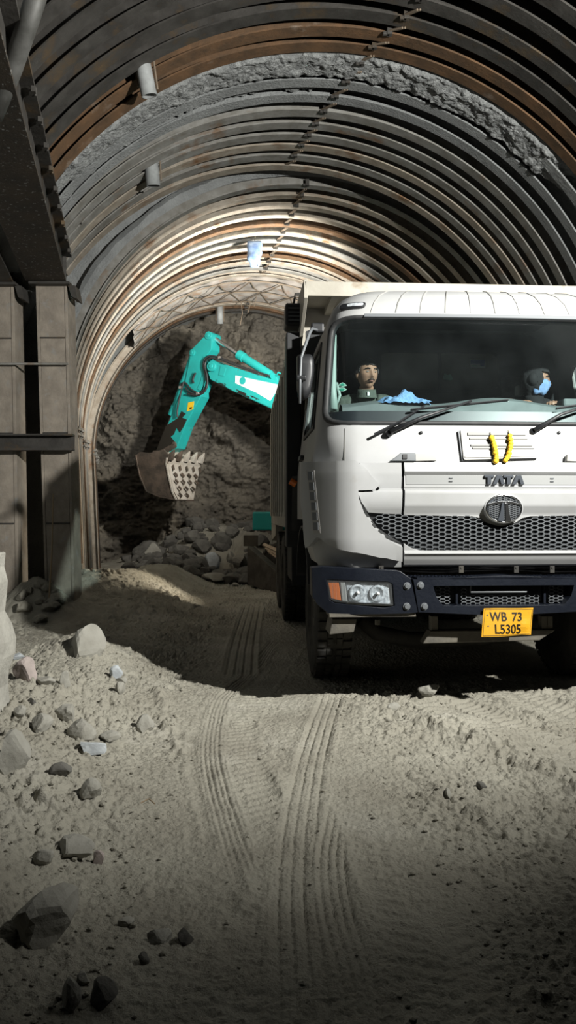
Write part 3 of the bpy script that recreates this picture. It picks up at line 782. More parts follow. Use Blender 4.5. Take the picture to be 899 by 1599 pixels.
# pebbles: scattered grit nobody could count
pb = MB(); rg = random.Random(21)
ico = bmesh.new(); bmesh.ops.create_icosphere(ico, subdivisions=1, radius=1); iv = [v.co.copy() for v in ico.verts]; jf = [tuple(v.index for v in f.verts) for f in ico.faces]; ico.free()
cand = []
while len(cand) < 3600:
    Y = 1.9 + 4.6 * rg.random() ** 1.2; X = rg.uniform(-1.9, 2.2) * (Y / 5 + .25)
    berm = X < -.5 or X > .25 + .1 * (5.4 - Y)
    if berm or rg.random() < .12: cand.append((X, Y))
cx_ = np.array(cand); hz = gh(cx_[:, 0], cx_[:, 1])
for (X, Y), z in zip(cand, hz):
    r = rg.choice((.003, .003, .004, .005, .006, .009)); q = rg.random() * 9
    pb.add([Vector((X, Y, z + r * .35)) + Vector((v.x * r * 1.3, v.y * r, v.z * r * .8)) * (1 + .35 * mnoise.noise(v * 1.5 + Vector((q, q, 0)))) for v in iv], jf)
o = pb.build('gravel', M['mud'], recalc=False); tag(o, 'loose grit and small clods scattered over the mud floor', 'gravel', kind='stuff')
# straw on the mud
p = G(220, 1253, .08)
tag(MB().tube([p, p + Vector((.03, .02, .01)), p + Vector((.06, -.01, .0))], .003, 5).build('straw', M['stick']), 'short pale straw lying on open mud at left', 'straw')
# ------------------------------------------------------------------ truck
TX, TY, TA = 1.3816, 4.982, .06
truck = empty('dump_truck', (TX, TY, 0), TA)
tag(truck, 'white tipper truck with black bumper and beige dump body', 'truck')
tc_, ts_ = math.cos(TA), math.sin(TA)
def Lp(px, py, ly):
    """where the sight line meets the truck's own plane y = ly -> (x, z)"""
    dx, dz = (px - CX) / F, (HY - py) / F
    k = (ly + (-TX * ts_ + TY * tc_)) / (-dx * ts_ + tc_)
    X, Y = dx * k, k
    return ((X - TX) * tc_ + (Y - TY) * ts_, CAMZ + dz * k)
def proj(p):
    X = TX + p[0] * tc_ - p[1] * ts_; Y = TY + p[0] * ts_ + p[1] * tc_
    return CX + X / Y * F, HY - (p[2] - CAMZ) / Y * F

# cab shape: z, half width, front y, corner radius
SEC = np.array([(.955, 1.165, .085, .26), (1.02, 1.185, .05, .27), (1.12, 1.20, .03, .28), (1.55, 1.20, .02, .28), (1.66, 1.195, .03, .27), (1.86, 1.170, .075, .25),
                (2.58, 1.085, .245, .22), (2.66, 1.065, .265, .22), (2.735, 1.035, .295, .22), (2.80, .985, .345, .22), (2.85, .915, .42, .22), (2.885, .83, .53, .22), (2.90, .74, .68, .22)])
BACK = 1.72
_t = np.linspace(0, 1, 201)
_ang = np.interp(_t, [0, .04, .22, .80, 1], [0, .05, R_(50), R_(56), PI / 2])
_cx = np.concatenate([[0], np.cumsum(np.cos(_ang[:-1]))]); _cy = np.concatenate([[0], np.cumsum(np.sin(_ang[:-1]))])
_cx /= _cx[-1]; _cy /= _cy[-1]
CHX = lambda t: float(np.interp(t, _t, _cx)); CHY = lambda t: float(np.interp(t, _t, _cy))
def sec(z):
    return [np.interp(z, SEC[:, 0], SEC[:, k]) for k in (1, 2, 3)]
def cab0(p, z):
    """p in [0,1] front centre to corner, 1..2 along the side"""
    s = -1 if p < 0 else 1; a = abs(p)
    w, y0, r = sec(z)
    bow = lambda x: .035 * (x / w) ** 2
    fx = w - r
    if a <= .8:
        x = fx * a / .8; return Vector((s * x, y0 + bow(x), z))
    yb = y0 + bow(fx)
    if a <= 1:
        t = (a - .8) / .2; T = t * PI / 2
        ax_, ay_ = math.sin(T), 1 - math.cos(T)
        cx_c, cy_c = CHX(t), CHY(t)                       # chamfered corner below the windshield
        k = float(ss((1.80 - z) / .16))
        return Vector((s * (fx + r * (ax_ * (1 - k) + cx_c * k)), yb + r * (ay_ * (1 - k) + cy_c * k), z))
    return Vector((s * w, yb + r + (BACK - yb - r) * (a - 1), z))
def cab(p, z, off=0.):
    c = cab0(p, z)
    if off:
        e = .004
        du = cab0(p + e, z) - cab0(p - e, z); dv = cab0(p, min(z + e, 2.9)) - cab0(p, z - e)
        n = du.cross(dv); n.normalize()
        if n.y > .3 or n.dot(Vector((c.x, c.y - 1.0, 0))) < 0: n = -n
        c = c + n * off
    return c
def pz(px, py):
    """pixel on the cab front -> (p, z)"""
    z = CAMZ + (HY - py) / F * 5.0
    p = 0.
    for _ in range(25):
        lo, hi = -1.6, 1.2
        for _ in range(40):
            mid = (lo + hi) / 2
            if proj(cab0(mid, z))[0] < px: lo = mid
            else: hi = mid
        p = (lo + hi) / 2
        c = cab0(p, z); Y = TY + c.x * ts_ + c.y * tc_
        z = min(2.899, max(.956, CAMZ + (HY - py) / F * Y))
    return p, z
def PZ(*pts): return [pz(*q) for q in pts]
def mir(pts): return [(-a, b) for a, b in reversed(pts)]

def panel(name, poly, off, thick, m, parent=truck, gp=.04, gz=.06, bevel=.004, offn=None, smooth=False):
    """polygon in (p, z) wrapped on the cab skin, with real thickness"""
    bm = bmesh.new()
    vs = [bm.verts.new((a, b, 0)) for a, b in poly]
    bm.faces.new(vs)
    a0, a1 = min(q[0] for q in poly), max(q[0] for q in poly); z0, z1 = min(q[1] for q in poly), max(q[1] for q in poly)
    cutsp = list(np.arange(math.floor(a0 / gp) * gp, a1, gp)) if gp else []
    for e in (-1, -.97, -.94, -.91, -.88, -.85, -.82, .82, .85, .88, .91, .94, .97, 1):
        cutsp.append(e)
    cz = set(np.arange(math.floor(z0 / gz) * gz, z1, gz)) | {float(q) for q in SEC[:, 0]}
    if offn is not None: cz |= set(offn[0])
    for c in cutsp:
        if a0 < c < a1:
            bmesh.ops.bisect_plane(bm, geom=bm.verts[:] + bm.edges[:] + bm.faces[:], dist=1e-5, plane_co=(c, 0, 0), plane_no=(1, 0, 0))
    for c in cz:
        if z0 < c < z1:
            bmesh.ops.bisect_plane(bm, geom=bm.verts[:] + bm.edges[:] + bm.faces[:], dist=1e-5, plane_co=(0, c, 0), plane_no=(0, 1, 0))
    bmesh.ops.remove_doubles(bm, verts=bm.verts[:], dist=1e-5)
    bm.verts.ensure_lookup_table(); bm.verts.index_update()
    b = MB(); n = len(bm.verts)
    def o_(z): return off + (float(np.interp(z, offn[0], offn[1])) if offn is not None else 0)
    top = [cab(v.co.x, v.co.y, o_(v.co.y)) for v in bm.verts]
    bot = [cab(v.co.x, v.co.y, o_(v.co.y) - thick) for v in bm.verts]
    fs = [tuple(v.index for v in f.verts) for f in bm.faces]
    fs2 = [tuple(i + n for i in reversed(f)) for f in fs]
    side = []
    for e in bm.edges:
        if len(e.link_faces) == 1:
            i, j = e.verts[0].index, e.verts[1].index
            side.append((i, j, j + n, i + n))
    bm.free()
    b.add(top + bot, fs + fs2 + side)
    o = b.build(name, m, parent, bevel=bevel, angle=38, smooth=True)
    if not smooth: o.data.set_sharp_from_angle(angle=R_(32))
    return o
def rrect(x0, z0, x1, z1, r, n=5):
    out = []
    for cx, cz, a in ((x1 - r, z1 - r, 0), (x0 + r, z1 - r, 90), (x0 + r, z0 + r, 180), (x1 - r, z0 + r, 270)):
        for k in range(n + 1):
            t = R_(a + 90 * k / n); out.append((cx + r * math.cos(t), cz + r * math.sin(t)))
    return out
def roundpoly(poly, r, n=6):
    """round the corners of a small polygon; r in p-units along p and metres along z"""
    out = []; N = len(poly)
    for i in range(N):
        a, b, c = np.array(poly[i - 1]), np.array(poly[i]), np.array(poly[(i + 1) % N])
        u = (a - b); v = (c - b); lu, lv = np.hypot(*u), np.hypot(*v)
        d = min(r, lu * .45, lv * .45); s, e = b + u / lu * d, b + v / lv * d
        for k in range(n + 1):
            t = k / n; out.append(tuple((1 - t) ** 2 * s + 2 * t * (1 - t) * b + t * t * e))
    return out

# windshield outline
BL, TL = pz(509, 660), pz(521, 503)
BL = (max(BL[0], -.985), BL[1]); TL = (max(TL[0], -.985), TL[1])
ws = [TL, BL, (-BL[0], BL[1]), (-TL[0], TL[1])]
ws_in = roundpoly(ws, .10)                                             # glass edge
g = .020
def grow(poly, dp, dz):
    c = np.mean(np.array(poly), 0); out = []
    return [(a + math.copysign(dp, a - c[0]) if abs(a) > .3 else a, b + math.copysign(dz, b - c[1])) for a, b in poly]
ws_out = roundpoly(grow(ws, .028, .028), .12)                           # gasket outer edge
# skin: two C shapes around the windshield, then sides with the door window cut out
nW = len(ws_out)
leftW = sorted([q for q in ws_out if q[0] < 0], key=lambda q: 0)        # contour order is kept
zb, zt = min(q[1] for q in ws_out), max(q[1] for q in ws_out)
Lc = [q for q in ws_out if q[0] < -1e-6]
i0 = max(range(len(ws_out)), key=lambda i: (ws_out[i][0] < 0 and ws_out[i - 1][0] >= 0))
Lc = [ws_out[(i0 + k) % nW] for k in range(nW) if ws_out[(i0 + k) % nW][0] < 0]
if Lc[0][1] < Lc[-1][1]: Lc = Lc[::-1]                                   # from top to bottom
ZT = 2.899
skinL = [(0, ZT), (-1.0, ZT), (-1.0, .956), (0, .956), (0, zb)] + Lc[::-1] + [(0, zt)]
zlim = (1.84, 2.52)
skL = panel('cab_shell', skinL, 0, .03, M['white'], bevel=0, gp=.05)
panel('cab_shell', [(-a, b) for a, b in reversed(skinL)], 0, .03, M['white'], bevel=0, gp=.05)
# sides: door with window
for s in (-1, 1):
    w0, w1, za, zc = 1.12, 1.72, 1.92, 2.52
    lowz = .956
    halfA = [(1.0, lowz), (1.42, lowz), (1.42, za), (w0 + .03, za), (w0 + .09, zc), (1.42, zc), (1.42, ZT), (1.0, ZT)]
    halfB = [(1.42, lowz), (1.5, lowz), (1.5, 1.25), (2.0, 1.25), (2.0, ZT), (1.42, ZT), (1.42, zc), (w1, zc), (w1, za), (1.42, za)]
    for h in (halfA, halfB):
        panel('door_skin', [(s * a, b) for a, b in (h if s > 0 else h)], 0, .03, M['white_flat'], bevel=0, gp=.1)
    panel('side_window_frame', [(s * a, b) for a, b in [(w0, za - .03), (w1 + .03, za - .03), (w1 + .03, zc + .03), (1.44, zc + .03), (1.44, zc), (w1, zc), (w1, za), (w0 + .03, za), (w0 + .09, zc), (1.44, zc), (1.44, zc + .03), (w0 + .07, zc + .03)]], .012, .02, M['black_rubber'], bevel=0, gp=.1)
    panel('side_window', [(s * a, b) for a, b in [(w0 + .02, za), (w1, za), (w1, zc), (w0 + .08, zc)]], -.012, .006, M['glass'], bevel=0, gp=.1)
    panel('door_handle', [(s * a, b) for a, b in rrect(1.62, 1.72, 1.80, 1.76, .015)], .03, .03, M['black'], gp=.1)
# roof, back wall, floor
rf = MB()
rv = [cab0(p, ZT) for p in np.linspace(-2, 2, 61)]
rf.add(rv + [v - Vector((0, 0, .04)) for v in rv], [tuple(range(61)), tuple(range(121, 60, -1))] + [(i, i + 61, (i + 1) % 61 + 61, (i + 1) % 61) for i in range(61)])
rf.build('roof', M['white'], truck)
# rear wall with two-pane window
rw0, rw1 = Lp(594, 608, BACK - .02), Lp(777, 552, BACK - .02)
x0, x1, z0, z1 = rw0[0], rw1[0], rw0[1], rw1[1]
xm = Lp(686, 580, BACK - .02)[0]
def flat_ring(b, outer, inner, y0, y1):
    """plate in the xz plane with a hole: same number of points outside and inside"""
    n = len(outer)
    vs = [(a, y0, c) for a, c in outer] + [(a, y0, c) for a, c in inner] + [(a, y1, c) for a, c in outer] + [(a, y1, c) for a, c in inner]
    fs = []
    for i in range(n):
        j = (i + 1) % n
        fs += [(i, j, n + j, n + i), (2 * n + i, 3 * n + i, 3 * n + j, 2 * n + j), (i, 2 * n + i, 2 * n + j, j), (n + i, n + j, 3 * n + j, 3 * n + i)]
    return b.add(vs, fs)
inn = rrect(x0, z0, x1, z1, .06, 5)
outc = []
for a, c in inn:
    cx, cz = (x0 + x1) / 2, (z0 + z1) / 2
    outc.append((-1.14 if a < cx else 1.14, .98 if c < cz else 2.86))
# spread the outer points along the border
def border(k, n): return None
out_pts = []
for i, (a, c) in enumerate(inn):
    t = math.atan2((c - (z0 + z1) / 2) / (z1 - z0), (a - (x0 + x1) / 2) / (x1 - x0))
    ca, sa = math.cos(t), math.sin(t); m_ = max(abs(ca), abs(sa))
    out_pts.append((1.13 * ca / m_, 1.9 + .985 * sa / m_))
flat_ring(MB(), out_pts, inn, BACK - .04, BACK).build('rear_wall', M['interior'], truck)
flat_ring(MB(), rrect(x0 - .03, z0 - .03, x1 + .03, z1 + .03, .08, 5), inn, BACK - .055, BACK - .03).build('rear_window_frame', M['black_rubber'], truck)
MB().box((xm, BACK - .035, (z0 + z1) / 2), (.022, .03, z1 - z0)).build('rear_window_divider', M['black_rubber'], truck)
MB().box(((x0 + xm) / 2, BACK - .015, (z0 + z1) / 2), (xm - x0 - .01, .006, z1 - z0)).build('rear_window_pane', M['glass_dusty'], truck)
MB().box(((x1 + xm) / 2, BACK - .015, (z0 + z1) / 2), (x1 - xm - .01, .006, z1 - z0)).build('rear_window_pane', M['glass_dusty'], truck)
MB().box((0, .98, 1.30), (2.2, 1.45, .05)).build('cab_floor', M['interior'], truck)
MB().box((0, .98, 2.845), (1.6, 1.0, .02)).build('headlining', M['interior'], truck)
# rear window stickers
def flatbox(name, px0, py0, px1, py1, ly, d, m, parent=truck):
    a, b_ = Lp(px0, py1, ly), Lp(px1, py0, ly)
    return MB().box(((a[0] + b_[0]) / 2, ly, (a[1] + b_[1]) / 2), (b_[0] - a[0], d, b_[1] - a[1])).build(name, m, parent)
st = flatbox('window_sticker', 734, 561.5, 758, 574, BACK - .022, .004, M['sticker'])
flatbox('sticker_band', 735, 562.5, 757, 567.5, BACK - .026, .003, M['sticker_blue'], st)
flatbox('sticker_print', 737, 570, 744, 572, BACK - .026, .003, M['sticker_mint'], st)
flatbox('sticker_print', 750, 569, 756, 571.5, BACK - .026, .003, M['sticker_blue'], st)
def px_prism(name, pts, ly, d, m, parent=truck, bevel=0):
    return MB().prism([Lp(a, b_, ly) for a, b_ in pts], lambda a, b_, dd: Vector((a, ly + dd, b_)), -d / 2, d / 2).build(name, m, parent, bevel=bevel)
px_prism('paper_scrap', [(692, 588), (694, 583), (698, 585), (704, 584), (707, 592), (703, 594), (693, 592)], BACK - .022, .004, M['sticker_mint'])

# windshield: gasket, glass, black band
n = len(ws_in)
def band(name, outer, inner, off, th, m, parent=truck):
    b = MB(); N = len(outer)
    def dens(pl):
        o = []
        for i in range(N):
            a, c = pl[i], pl[(i + 1) % N]; L = 14 if abs(a[0] - c[0]) > .3 else (8 if abs(a[1] - c[1]) > .2 else 1)
            o += [(a[0] + (c[0] - a[0]) * k / L, a[1] + (c[1] - a[1]) * k / L) for k in range(L)]
        return o
    # same subdivision for both loops
    o2, i2 = [], []
    for i in range(N):
        a, c = outer[i], outer[(i + 1) % N]; e, g_ = inner[i], inner[(i + 1) % N]
        L = 30 if abs(a[0] - c[0]) > .3 else (10 if abs(a[1] - c[1]) > .2 else 1)
        for k in range(L):
            t = k / L
            o2.append((a[0] + (c[0] - a[0]) * t, a[1] + (c[1] - a[1]) * t)); i2.append((e[0] + (g_[0] - e[0]) * t, e[1] + (g_[1] - e[1]) * t))
    q = len(o2)
    vs = [cab(*v, off - .01) for v in o2] + [cab((u[0] + v[0]) / 2, (u[1] + v[1]) / 2, off + .008) for u, v in zip(o2, i2)] + [cab(*v, off - .006) for v in i2] + [cab(*v, off - th) for v in i2] + [cab(*v, off - th) for v in o2]
    fs = []
    for r in range(5):
        for i in range(q):
            j = (i + 1) % q; r2 = (r + 1) % 5
            fs.append((r * q + i, r * q + j, r2 * q + j, r2 * q + i))
    return b.add(vs, fs).build(name, m, parent, smooth=True)
ws_glass = panel('windshield', ws_in, -.004, .005, M['glass'], bevel=0, gp=.05, smooth=True)
band('windshield_gasket', ws_out, ws_in, .012, .04, M['black_rubber'])
zf = pz(700, 641)[1]
fr = [q for q in ws_in if q[1] < zf]
fa = sorted([q for q in fr if q[0] < 0], key=lambda q: -q[1]); fb = sorted([q for q in fr if q[0] > 0], key=lambda q: q[1])
panel('windshield_band', [(fa[0][0] - .0, zf)] + fa + fb + [(fb[-1][0], zf)], -.012, .004, M['frit'], bevel=0, gp=.05)
# grey strip along the top of the gasket
za_ = pz(700, 497)[1]
panel('visor_strip', [(-.80, za_ - .004), (.80, za_ - .004), (.80, za_ + .020), (-.80, za_ + .020)], .026, .02, M['grille'], gp=.05)
# sun film at the top (grey border) and small green stickers
for k, pts in enumerate([[(527, 601), (529, 598), (534, 596), (538, 598), (541, 601), (534, 603)], [(526, 607), (530, 604), (536, 604), (541, 607), (536, 610), (530, 610)]]):
    o = panel('green_sticker', PZ(*pts), -.0105, .001, M['sticker_mint'], bevel=0)
    cx = sum(q[0] for q in pts) / 6; cy = sum(q[1] for q in pts) / 6
    panel('sticker_mark', PZ(*[(cx + (a - cx) * .62, cy + (b_ - cy) * .6) for a, b_ in pts]), -.009, .001, M['sticker_green'], o, bevel=0)

# roof flutes on the brow above the windshield and marker lamps
for px in (573, 617, 657, 697, 773, 850):
    pass
for px in (577.5, 617, 655, 695, 735, 774, 812, 851, 890, 930, 968):
    q_ = pz(px, 494)[0]; deep = px in (617, 695, 774, 851, 930)
    hw_ = .0032 if deep else .0022
    panel('roof_seam', [(q_ - hw_, 2.66), (q_ + hw_, 2.66), (q_ + hw_, 2.875), (q_ - hw_, 2.875)], .005, .008, M['roof_seam'] if deep else M['white_flat'], bevel=0, gp=0, gz=.02)
for sgn in (1, -1):
    A_, B_ = pz(531, 486), pz(572, 474)
    pl = [(sgn * q[0], q[1]) for q in roundpoly([(A_[0], B_[1]), (A_[0], A_[1]), (B_[0], A_[1]), (B_[0], B_[1])], .02, 3)]
    if sgn < 0: pl = pl[::-1]
    o = panel('marker_lamp', pl, .022, .02, M['black'], gp=.03)
    pl2 = [(sgn * q[0], q[1]) for q in roundpoly([(A_[0] + .035, B_[1] - .008), (A_[0] + .035, A_[1] + .008), (B_[0] - .008, A_[1] + .008), (B_[0] - .008, B_[1] - .008)], .012, 3)]
    panel('marker_lens', pl2, .030, .010, M['lens'], o, gp=.03, bevel=.002)
    panel('marker_reflector', pl2, .024, .004, M['reflector'], o, gp=.03, bevel=0)

# upper front panel seams
for sgn in (-1, 1):
    a = pz(538, 690)[0]
    panel('panel_seam', [(sgn * -a - .0014, pz(538, 720)[1]), (sgn * -a + .0014, pz(538, 720)[1]), (sgn * -a + .0014, pz(538, 669)[1]), (sgn * -a - .0014, pz(538, 669)[1])], .002, .006, M['roof_seam'], bevel=0, gp=0)
# hood: upper half (above the grille) and lower lip, then the corner pieces
def half(pts): return PZ(*pts)
zt_ = pz(700, 723)[1]
up = half([(629, 723), (629, 804), (660, 804.5), (700, 805.5), (735, 806), (748, 809), (758, 816), (772, 820)])
up = [(a, b_) for a, b_ in up] + [(0, pz(783, 821)[1])]
hood_up = up + mir(up[:-1])
zz = lambda y: pz(700, y)[1]
prof = ([zz(830), zz(804), zz(790), zz(770), zz(766), zz(763), zz(760), zz(743), zz(738), zz(724)], [.020, .026, .058, .066, .062, .018, .026, .024, .050, .038])
panel('hood_panel', hood_up, 0, .03, M['white'], offn=prof, gp=.04, gz=.02, bevel=.004)
prof2 = ([zz(882), zz(878), zz(866), zz(861), zz(857)], [.020, .034, .044, .060, .040])
lo = half([(629, 847), (640, 854), (655, 858)])
zc_ = zz(858); zb_ = zz(882)
hood_lo = lo + [(-lo[-1][0], zc_)] + mir(lo[:2]) + [(-lo[0][0], zb_), (lo[0][0], zb_)]
panel('hood_lip', hood_lo, 0, .03, M['white'], offn=prof2, gz=.01)
panel('letter_strip', [(lo[0][0] + .01, zz(757)), (-lo[0][0] - .01, zz(757)), (-lo[0][0] - .01, zz(742)), (lo[0][0] + .01, zz(742))], .029, .006, M['grey_paint'], bevel=.002)
for px in (679, 684.5):
    pass
for sgn in (1, -1):
    a, zq = pz(702, 749)
    for dz in (.010, -.010):
        panel('strip_slot', [(sgn * a - .010, zq + dz - .0025), (sgn * a + .010, zq + dz - .0025), (sgn * a + .010, zq + dz + .0025), (sgn * a - .010, zq + dz + .0025)], .036, .008, M['grille'], bevel=0, gp=0)
# seam filler between hood and corner pieces, hinges
for sgn in (1, -1):
    a = abs(pz(627, 800)[0])
    panel('hood_seam', [(sgn * a - .005, zz(882)), (sgn * a + .005, zz(882)), (sgn * a + .005, zz(724)), (sgn * a - .005, zz(724))], .014, .012, M['black'], bevel=0, gp=0)
    h0, h1 = pz(618, 722), pz(678, 711)
    hin = [(-sgn * q[0], q[1]) for q in PZ((606, 722), (623, 711), (646, 711), (647, 722))]
    o = panel('hood_hinge', hin, .055, .05, M['grille'], bevel=.004)
    panel('hinge_arm', [(-sgn * q[0], q[1]) for q in PZ((646, 712), (677, 711), (679, 721), (646, 722))], .045, .04, M['white_flat'], o, bevel=.004)
    panel('hinge_pin', [(-sgn * q[0], q[1]) for q in PZ((626, 713), (633, 713), (633, 719), (626, 719))], .062, .012, M['black'], o, bevel=.003)
# corner pieces with the notch, the sweep and the side fairing
CP_UP = [(625, 724), (625, 803), (598, 802), (574, 800), (562, 783), (556, 768), (586, 767), (592, 763), (574, 742), (560, 724)]
CP_LO = [(574, 801), (588, 822), (606, 835), (625, 846), (625, 881), (500, 880), (495, 866), (492, 850), (560, 852), (590, 856)]
FAIR = [(486, 724), (553, 722), (590, 757), (583, 765), (557, 766), (558, 780), (566, 800), (580, 822), (600, 840), (625, 850), (625, 868), (590, 866), (552, 858), (530, 849), (508, 838), (492, 852), (489, 800)]
prof3 = ([zz(882), zz(876), zz(850), zz(830), zz(804), zz(790), zz(770), zz(766), zz(763), zz(760), zz(742), zz(724)], [.02, .034, .036, .03, .026, .058, .066, .062, .018, .022, .03, .036])
for sgn in (1, -1):
    f = lambda pts: [(sgn * a, b_) for a, b_ in (PZ(*pts) if sgn > 0 else PZ(*pts))]
    panel('corner_panel', f(CP_UP), 0, .025, M['white'], offn=prof3, gp=.03)
    lowp = f([(625, 849), (625, 881), (502, 880), (493, 850), (508, 838), (530, 849), (552, 858), (590, 865)])
    panel('corner_lip', lowp, .034, .03, M['white'], gp=.03)
    fo = panel('corner_fairing', f(FAIR), .080, .07, M['white'], gp=.03, bevel=.012)
    for k in range(6):
        y0_ = 738 + k * 15.5; xa = 495 + k * 1.6
        panel('air_slot', f([(xa, y0_ + 12), (xa - .5, y0_), (xa + 6.5, y0_), (xa + 7.2, y0_ + 12)]), .0845, .006, M['grille'], fo, bevel=0, gp=.02)
    panel('air_slot_rim', f([(493, 736), (503.6, 736), (513, 832), (502, 832)]), .0815, .004, M['white_flat'], fo, bevel=0, gp=.02)

# grille: dark backing plus a honeycomb
gpol = PZ((572, 799), (627, 802), (735, 805), (750, 810), (760, 818)) 
gpol = gpol + [(0, pz(783, 822)[1])] + mir(gpol)
bot = PZ((655, 859), (640, 855), (606, 836), (588, 823))
gfull = gpol + mir(bot[::1])[::1]
gfull = gpol + [(-a, b_) for a, b_ in bot[::-1]] + bot
panel('grille_backing', gfull, .004, .003, M['black'], bevel=0, gz=.03)
def inside(pt, poly):
    x, y = pt; c = False; j = len(poly) - 1
    for i in range(len(poly)):
        xi, yi = poly[i]; xj, yj = poly[j]
        if (yi > y) != (yj > y) and x < (xj - xi) * (y - yi) / (yj - yi) + xi: c = not c
        j = i
    return c
def honeycomb(b, poly, cw, ch, wall, place, marg=.0):
    """stretched hex cells (width cw, row pitch ch) as thin walled rings; place(a, b, d) -> point"""
    a0, a1 = min(q[0] for q in poly), max(q[0] for q in poly); b0, b1_ = min(q[1] for q in poly), max(q[1] for q in poly)
    ncol = int((a1 - a0) / (cw * .75)) + 2; nrow = int((b1_ - b0) / ch) + 2
    for i in range(ncol):
        for j in range(nrow):
            ca = a0 + i * cw * .75; cb = b0 + (j + .5 * (i % 2)) * ch
            def hexa(s, t): return [(ca + s * x, cb + t * y) for x, y in ((cw / 2, 0), (cw / 4, ch / 2), (-cw / 4, ch / 2), (-cw / 2, 0), (-cw / 4, -ch / 2), (cw / 4, -ch / 2))]
            if not all(inside(q, poly) for q in hexa(.9, .9)): continue
            o_, i_ = hexa(1.04, 1.04), hexa(1 - wall / cw * 2, 1 - wall / ch * 2)
            vs = [place(*q, 0) for q in o_] + [place(*q, 0) for q in i_] + [place(*q, 1) for q in o_] + [place(*q, 1) for q in i_]
            fs = []
            for k in range(6):
                m_ = (k + 1) % 6
                fs += [(k, m_, 6 + m_, 6 + k), (6 + k, 6 + m_, 18 + m_, 18 + k)]
            b.add(vs, fs)
    return b
sc_ = .8 / (1.2 - .28)
gm = [(a / sc_, b_) for a, b_ in gfull]
gb = honeycomb(MB(), gm, .054, .0265, .0034, lambda a, b_, d: cab(a * sc_, b_, .030 - .022 * d))
gb.build('grille', M['grille'], truck, recalc=False)
# oval emblem
ec = pz(781, 794); ew, eh = .127, .098
def ell(s, t, n=44): return [(ec[0] + sc_ * s * math.cos(2 * PI * k / n), ec[1] + t * math.sin(2 * PI * k / n)) for k in range(n)]
emb = panel('emblem', ell(ew, eh), .066, .04, M['white'], bevel=.006)
emb.name = 'emblem_base'
b = MB(); N = 44
o_, i_ = ell(ew * .97, eh * .97), ell(ew * .84, eh * .82)
mid = [((u[0] + v[0]) / 2, (u[1] + v[1]) / 2) for u, v in zip(o_, i_)]
vs = [cab(*q, .064) for q in o_] + [cab(*q, .082) for q in mid] + [cab(*q, .066) for q in i_]
b.add(vs, [(r * N + k, r * N + (k + 1) % N, (r + 1) * N + (k + 1) % N, (r + 1) * N + k) for r in (0, 1) for k in range(N)])
b.build('emblem_ring', M['chrome'], emb, smooth=True)
hx = honeycomb(MB(), [(a / sc_, b_) for a, b_ in ell(ew * .86, eh * .84, 24)], .026, .0125, .002, lambda a, b_, d: cab(a * sc_, b_, .076 - .009 * d))
panel('emblem_field', ell(ew * .86, eh * .84), .0675, .004, M['letter'], emb, bevel=0)
hx.build('emblem_mesh', M['grille'], emb, recalc=False)
e_ = lambda pts: [(ec[0] + sc_ * x * ew, ec[1] + z * eh) for x, z in pts]
arc_o = [(-.86 + 1.72 * k / 12, .30 + .20 * (1 - ((k - 6) / 6) ** 2)) for k in range(13)]
arc_i = [(-.84 + 1.68 * k / 12, .20 + .16 * (1 - ((k - 6) / 6) ** 2)) for k in range(13)]
panel('emblem_bar', e_(arc_o + arc_i[::-1]), .084, .012, M['chrome'], emb, bevel=.002, gp=.01)
for s_ in (-1, 1):
    panel('emblem_stem', e_([(s_ * .03, .40), (s_ * .16, .36), (s_ * .22, -.2), (s_ * .36, -.80), (s_ * .06, -.86)]), .086, .014, M['letter'] if s_ < 0 else M['chrome'], emb, bevel=.002, gp=.01)
# lettering
lz0, lz1 = zz(756.2), zz(742.2); la, lb = pz(753, 749)[0], pz(813, 749)[0]
def letters():
    """four bold letters: T with a slanted foot, A without a crossbar"""
    w = (lb - la) / 4; H = lz1 - lz0
    out = []
    for k, ch in enumerate('TATA'):
        o0 = la + k * w
        P = lambda x, y: (o0 + x * w, lz0 + y * H)
        if ch == 'T':
            out.append([P(-.06 if k else 0, 1), P(.96, 1), P(1.02, .74), P(.70, .74), P(.70, 0), P(.30, 0), P(.30, .74), P(-.04 if k else .02, .74)])
        else:
            out.append([P(-.14, 0), P(.27, 1), P(.78, 1), P(1.12, 0), P(.73, 0), P(.53, .66), P(.27, 0)])
    return out
for L_ in letters():
    panel('letter', L_, .046, .016, M['letter'], bevel=.0015, gp=.02)

# vent panel under the windshield with the marigold garland
vp = PZ((717, 673), (829, 671), (839, 716), (722, 719))
vent = panel('vent_panel', roundpoly(vp, .012, 3), .028, .026, M['white_flat'], bevel=.006)
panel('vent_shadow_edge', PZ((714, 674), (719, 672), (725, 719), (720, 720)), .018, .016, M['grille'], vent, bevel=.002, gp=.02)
for (xa, xb, y_, h_) in ((728, 817, 677.5, 4.5), (731, 820, 686, 2.4), (733, 827, 696, 3), (736, 830, 700.5, 2.4)):
    panel('vent_slot', PZ((xa, y_ + h_), (xa, y_), (xb, y_ + .5), (xb + 1, y_ + h_)), .036, .010, M['roof_seam'], vent, bevel=0, gp=.02)
panel('vent_rim', PZ((724, 714), (832, 712), (832.6, 714), (724, 716)), .032, .006, M['white_flat'], vent, bevel=.001, gp=.02)

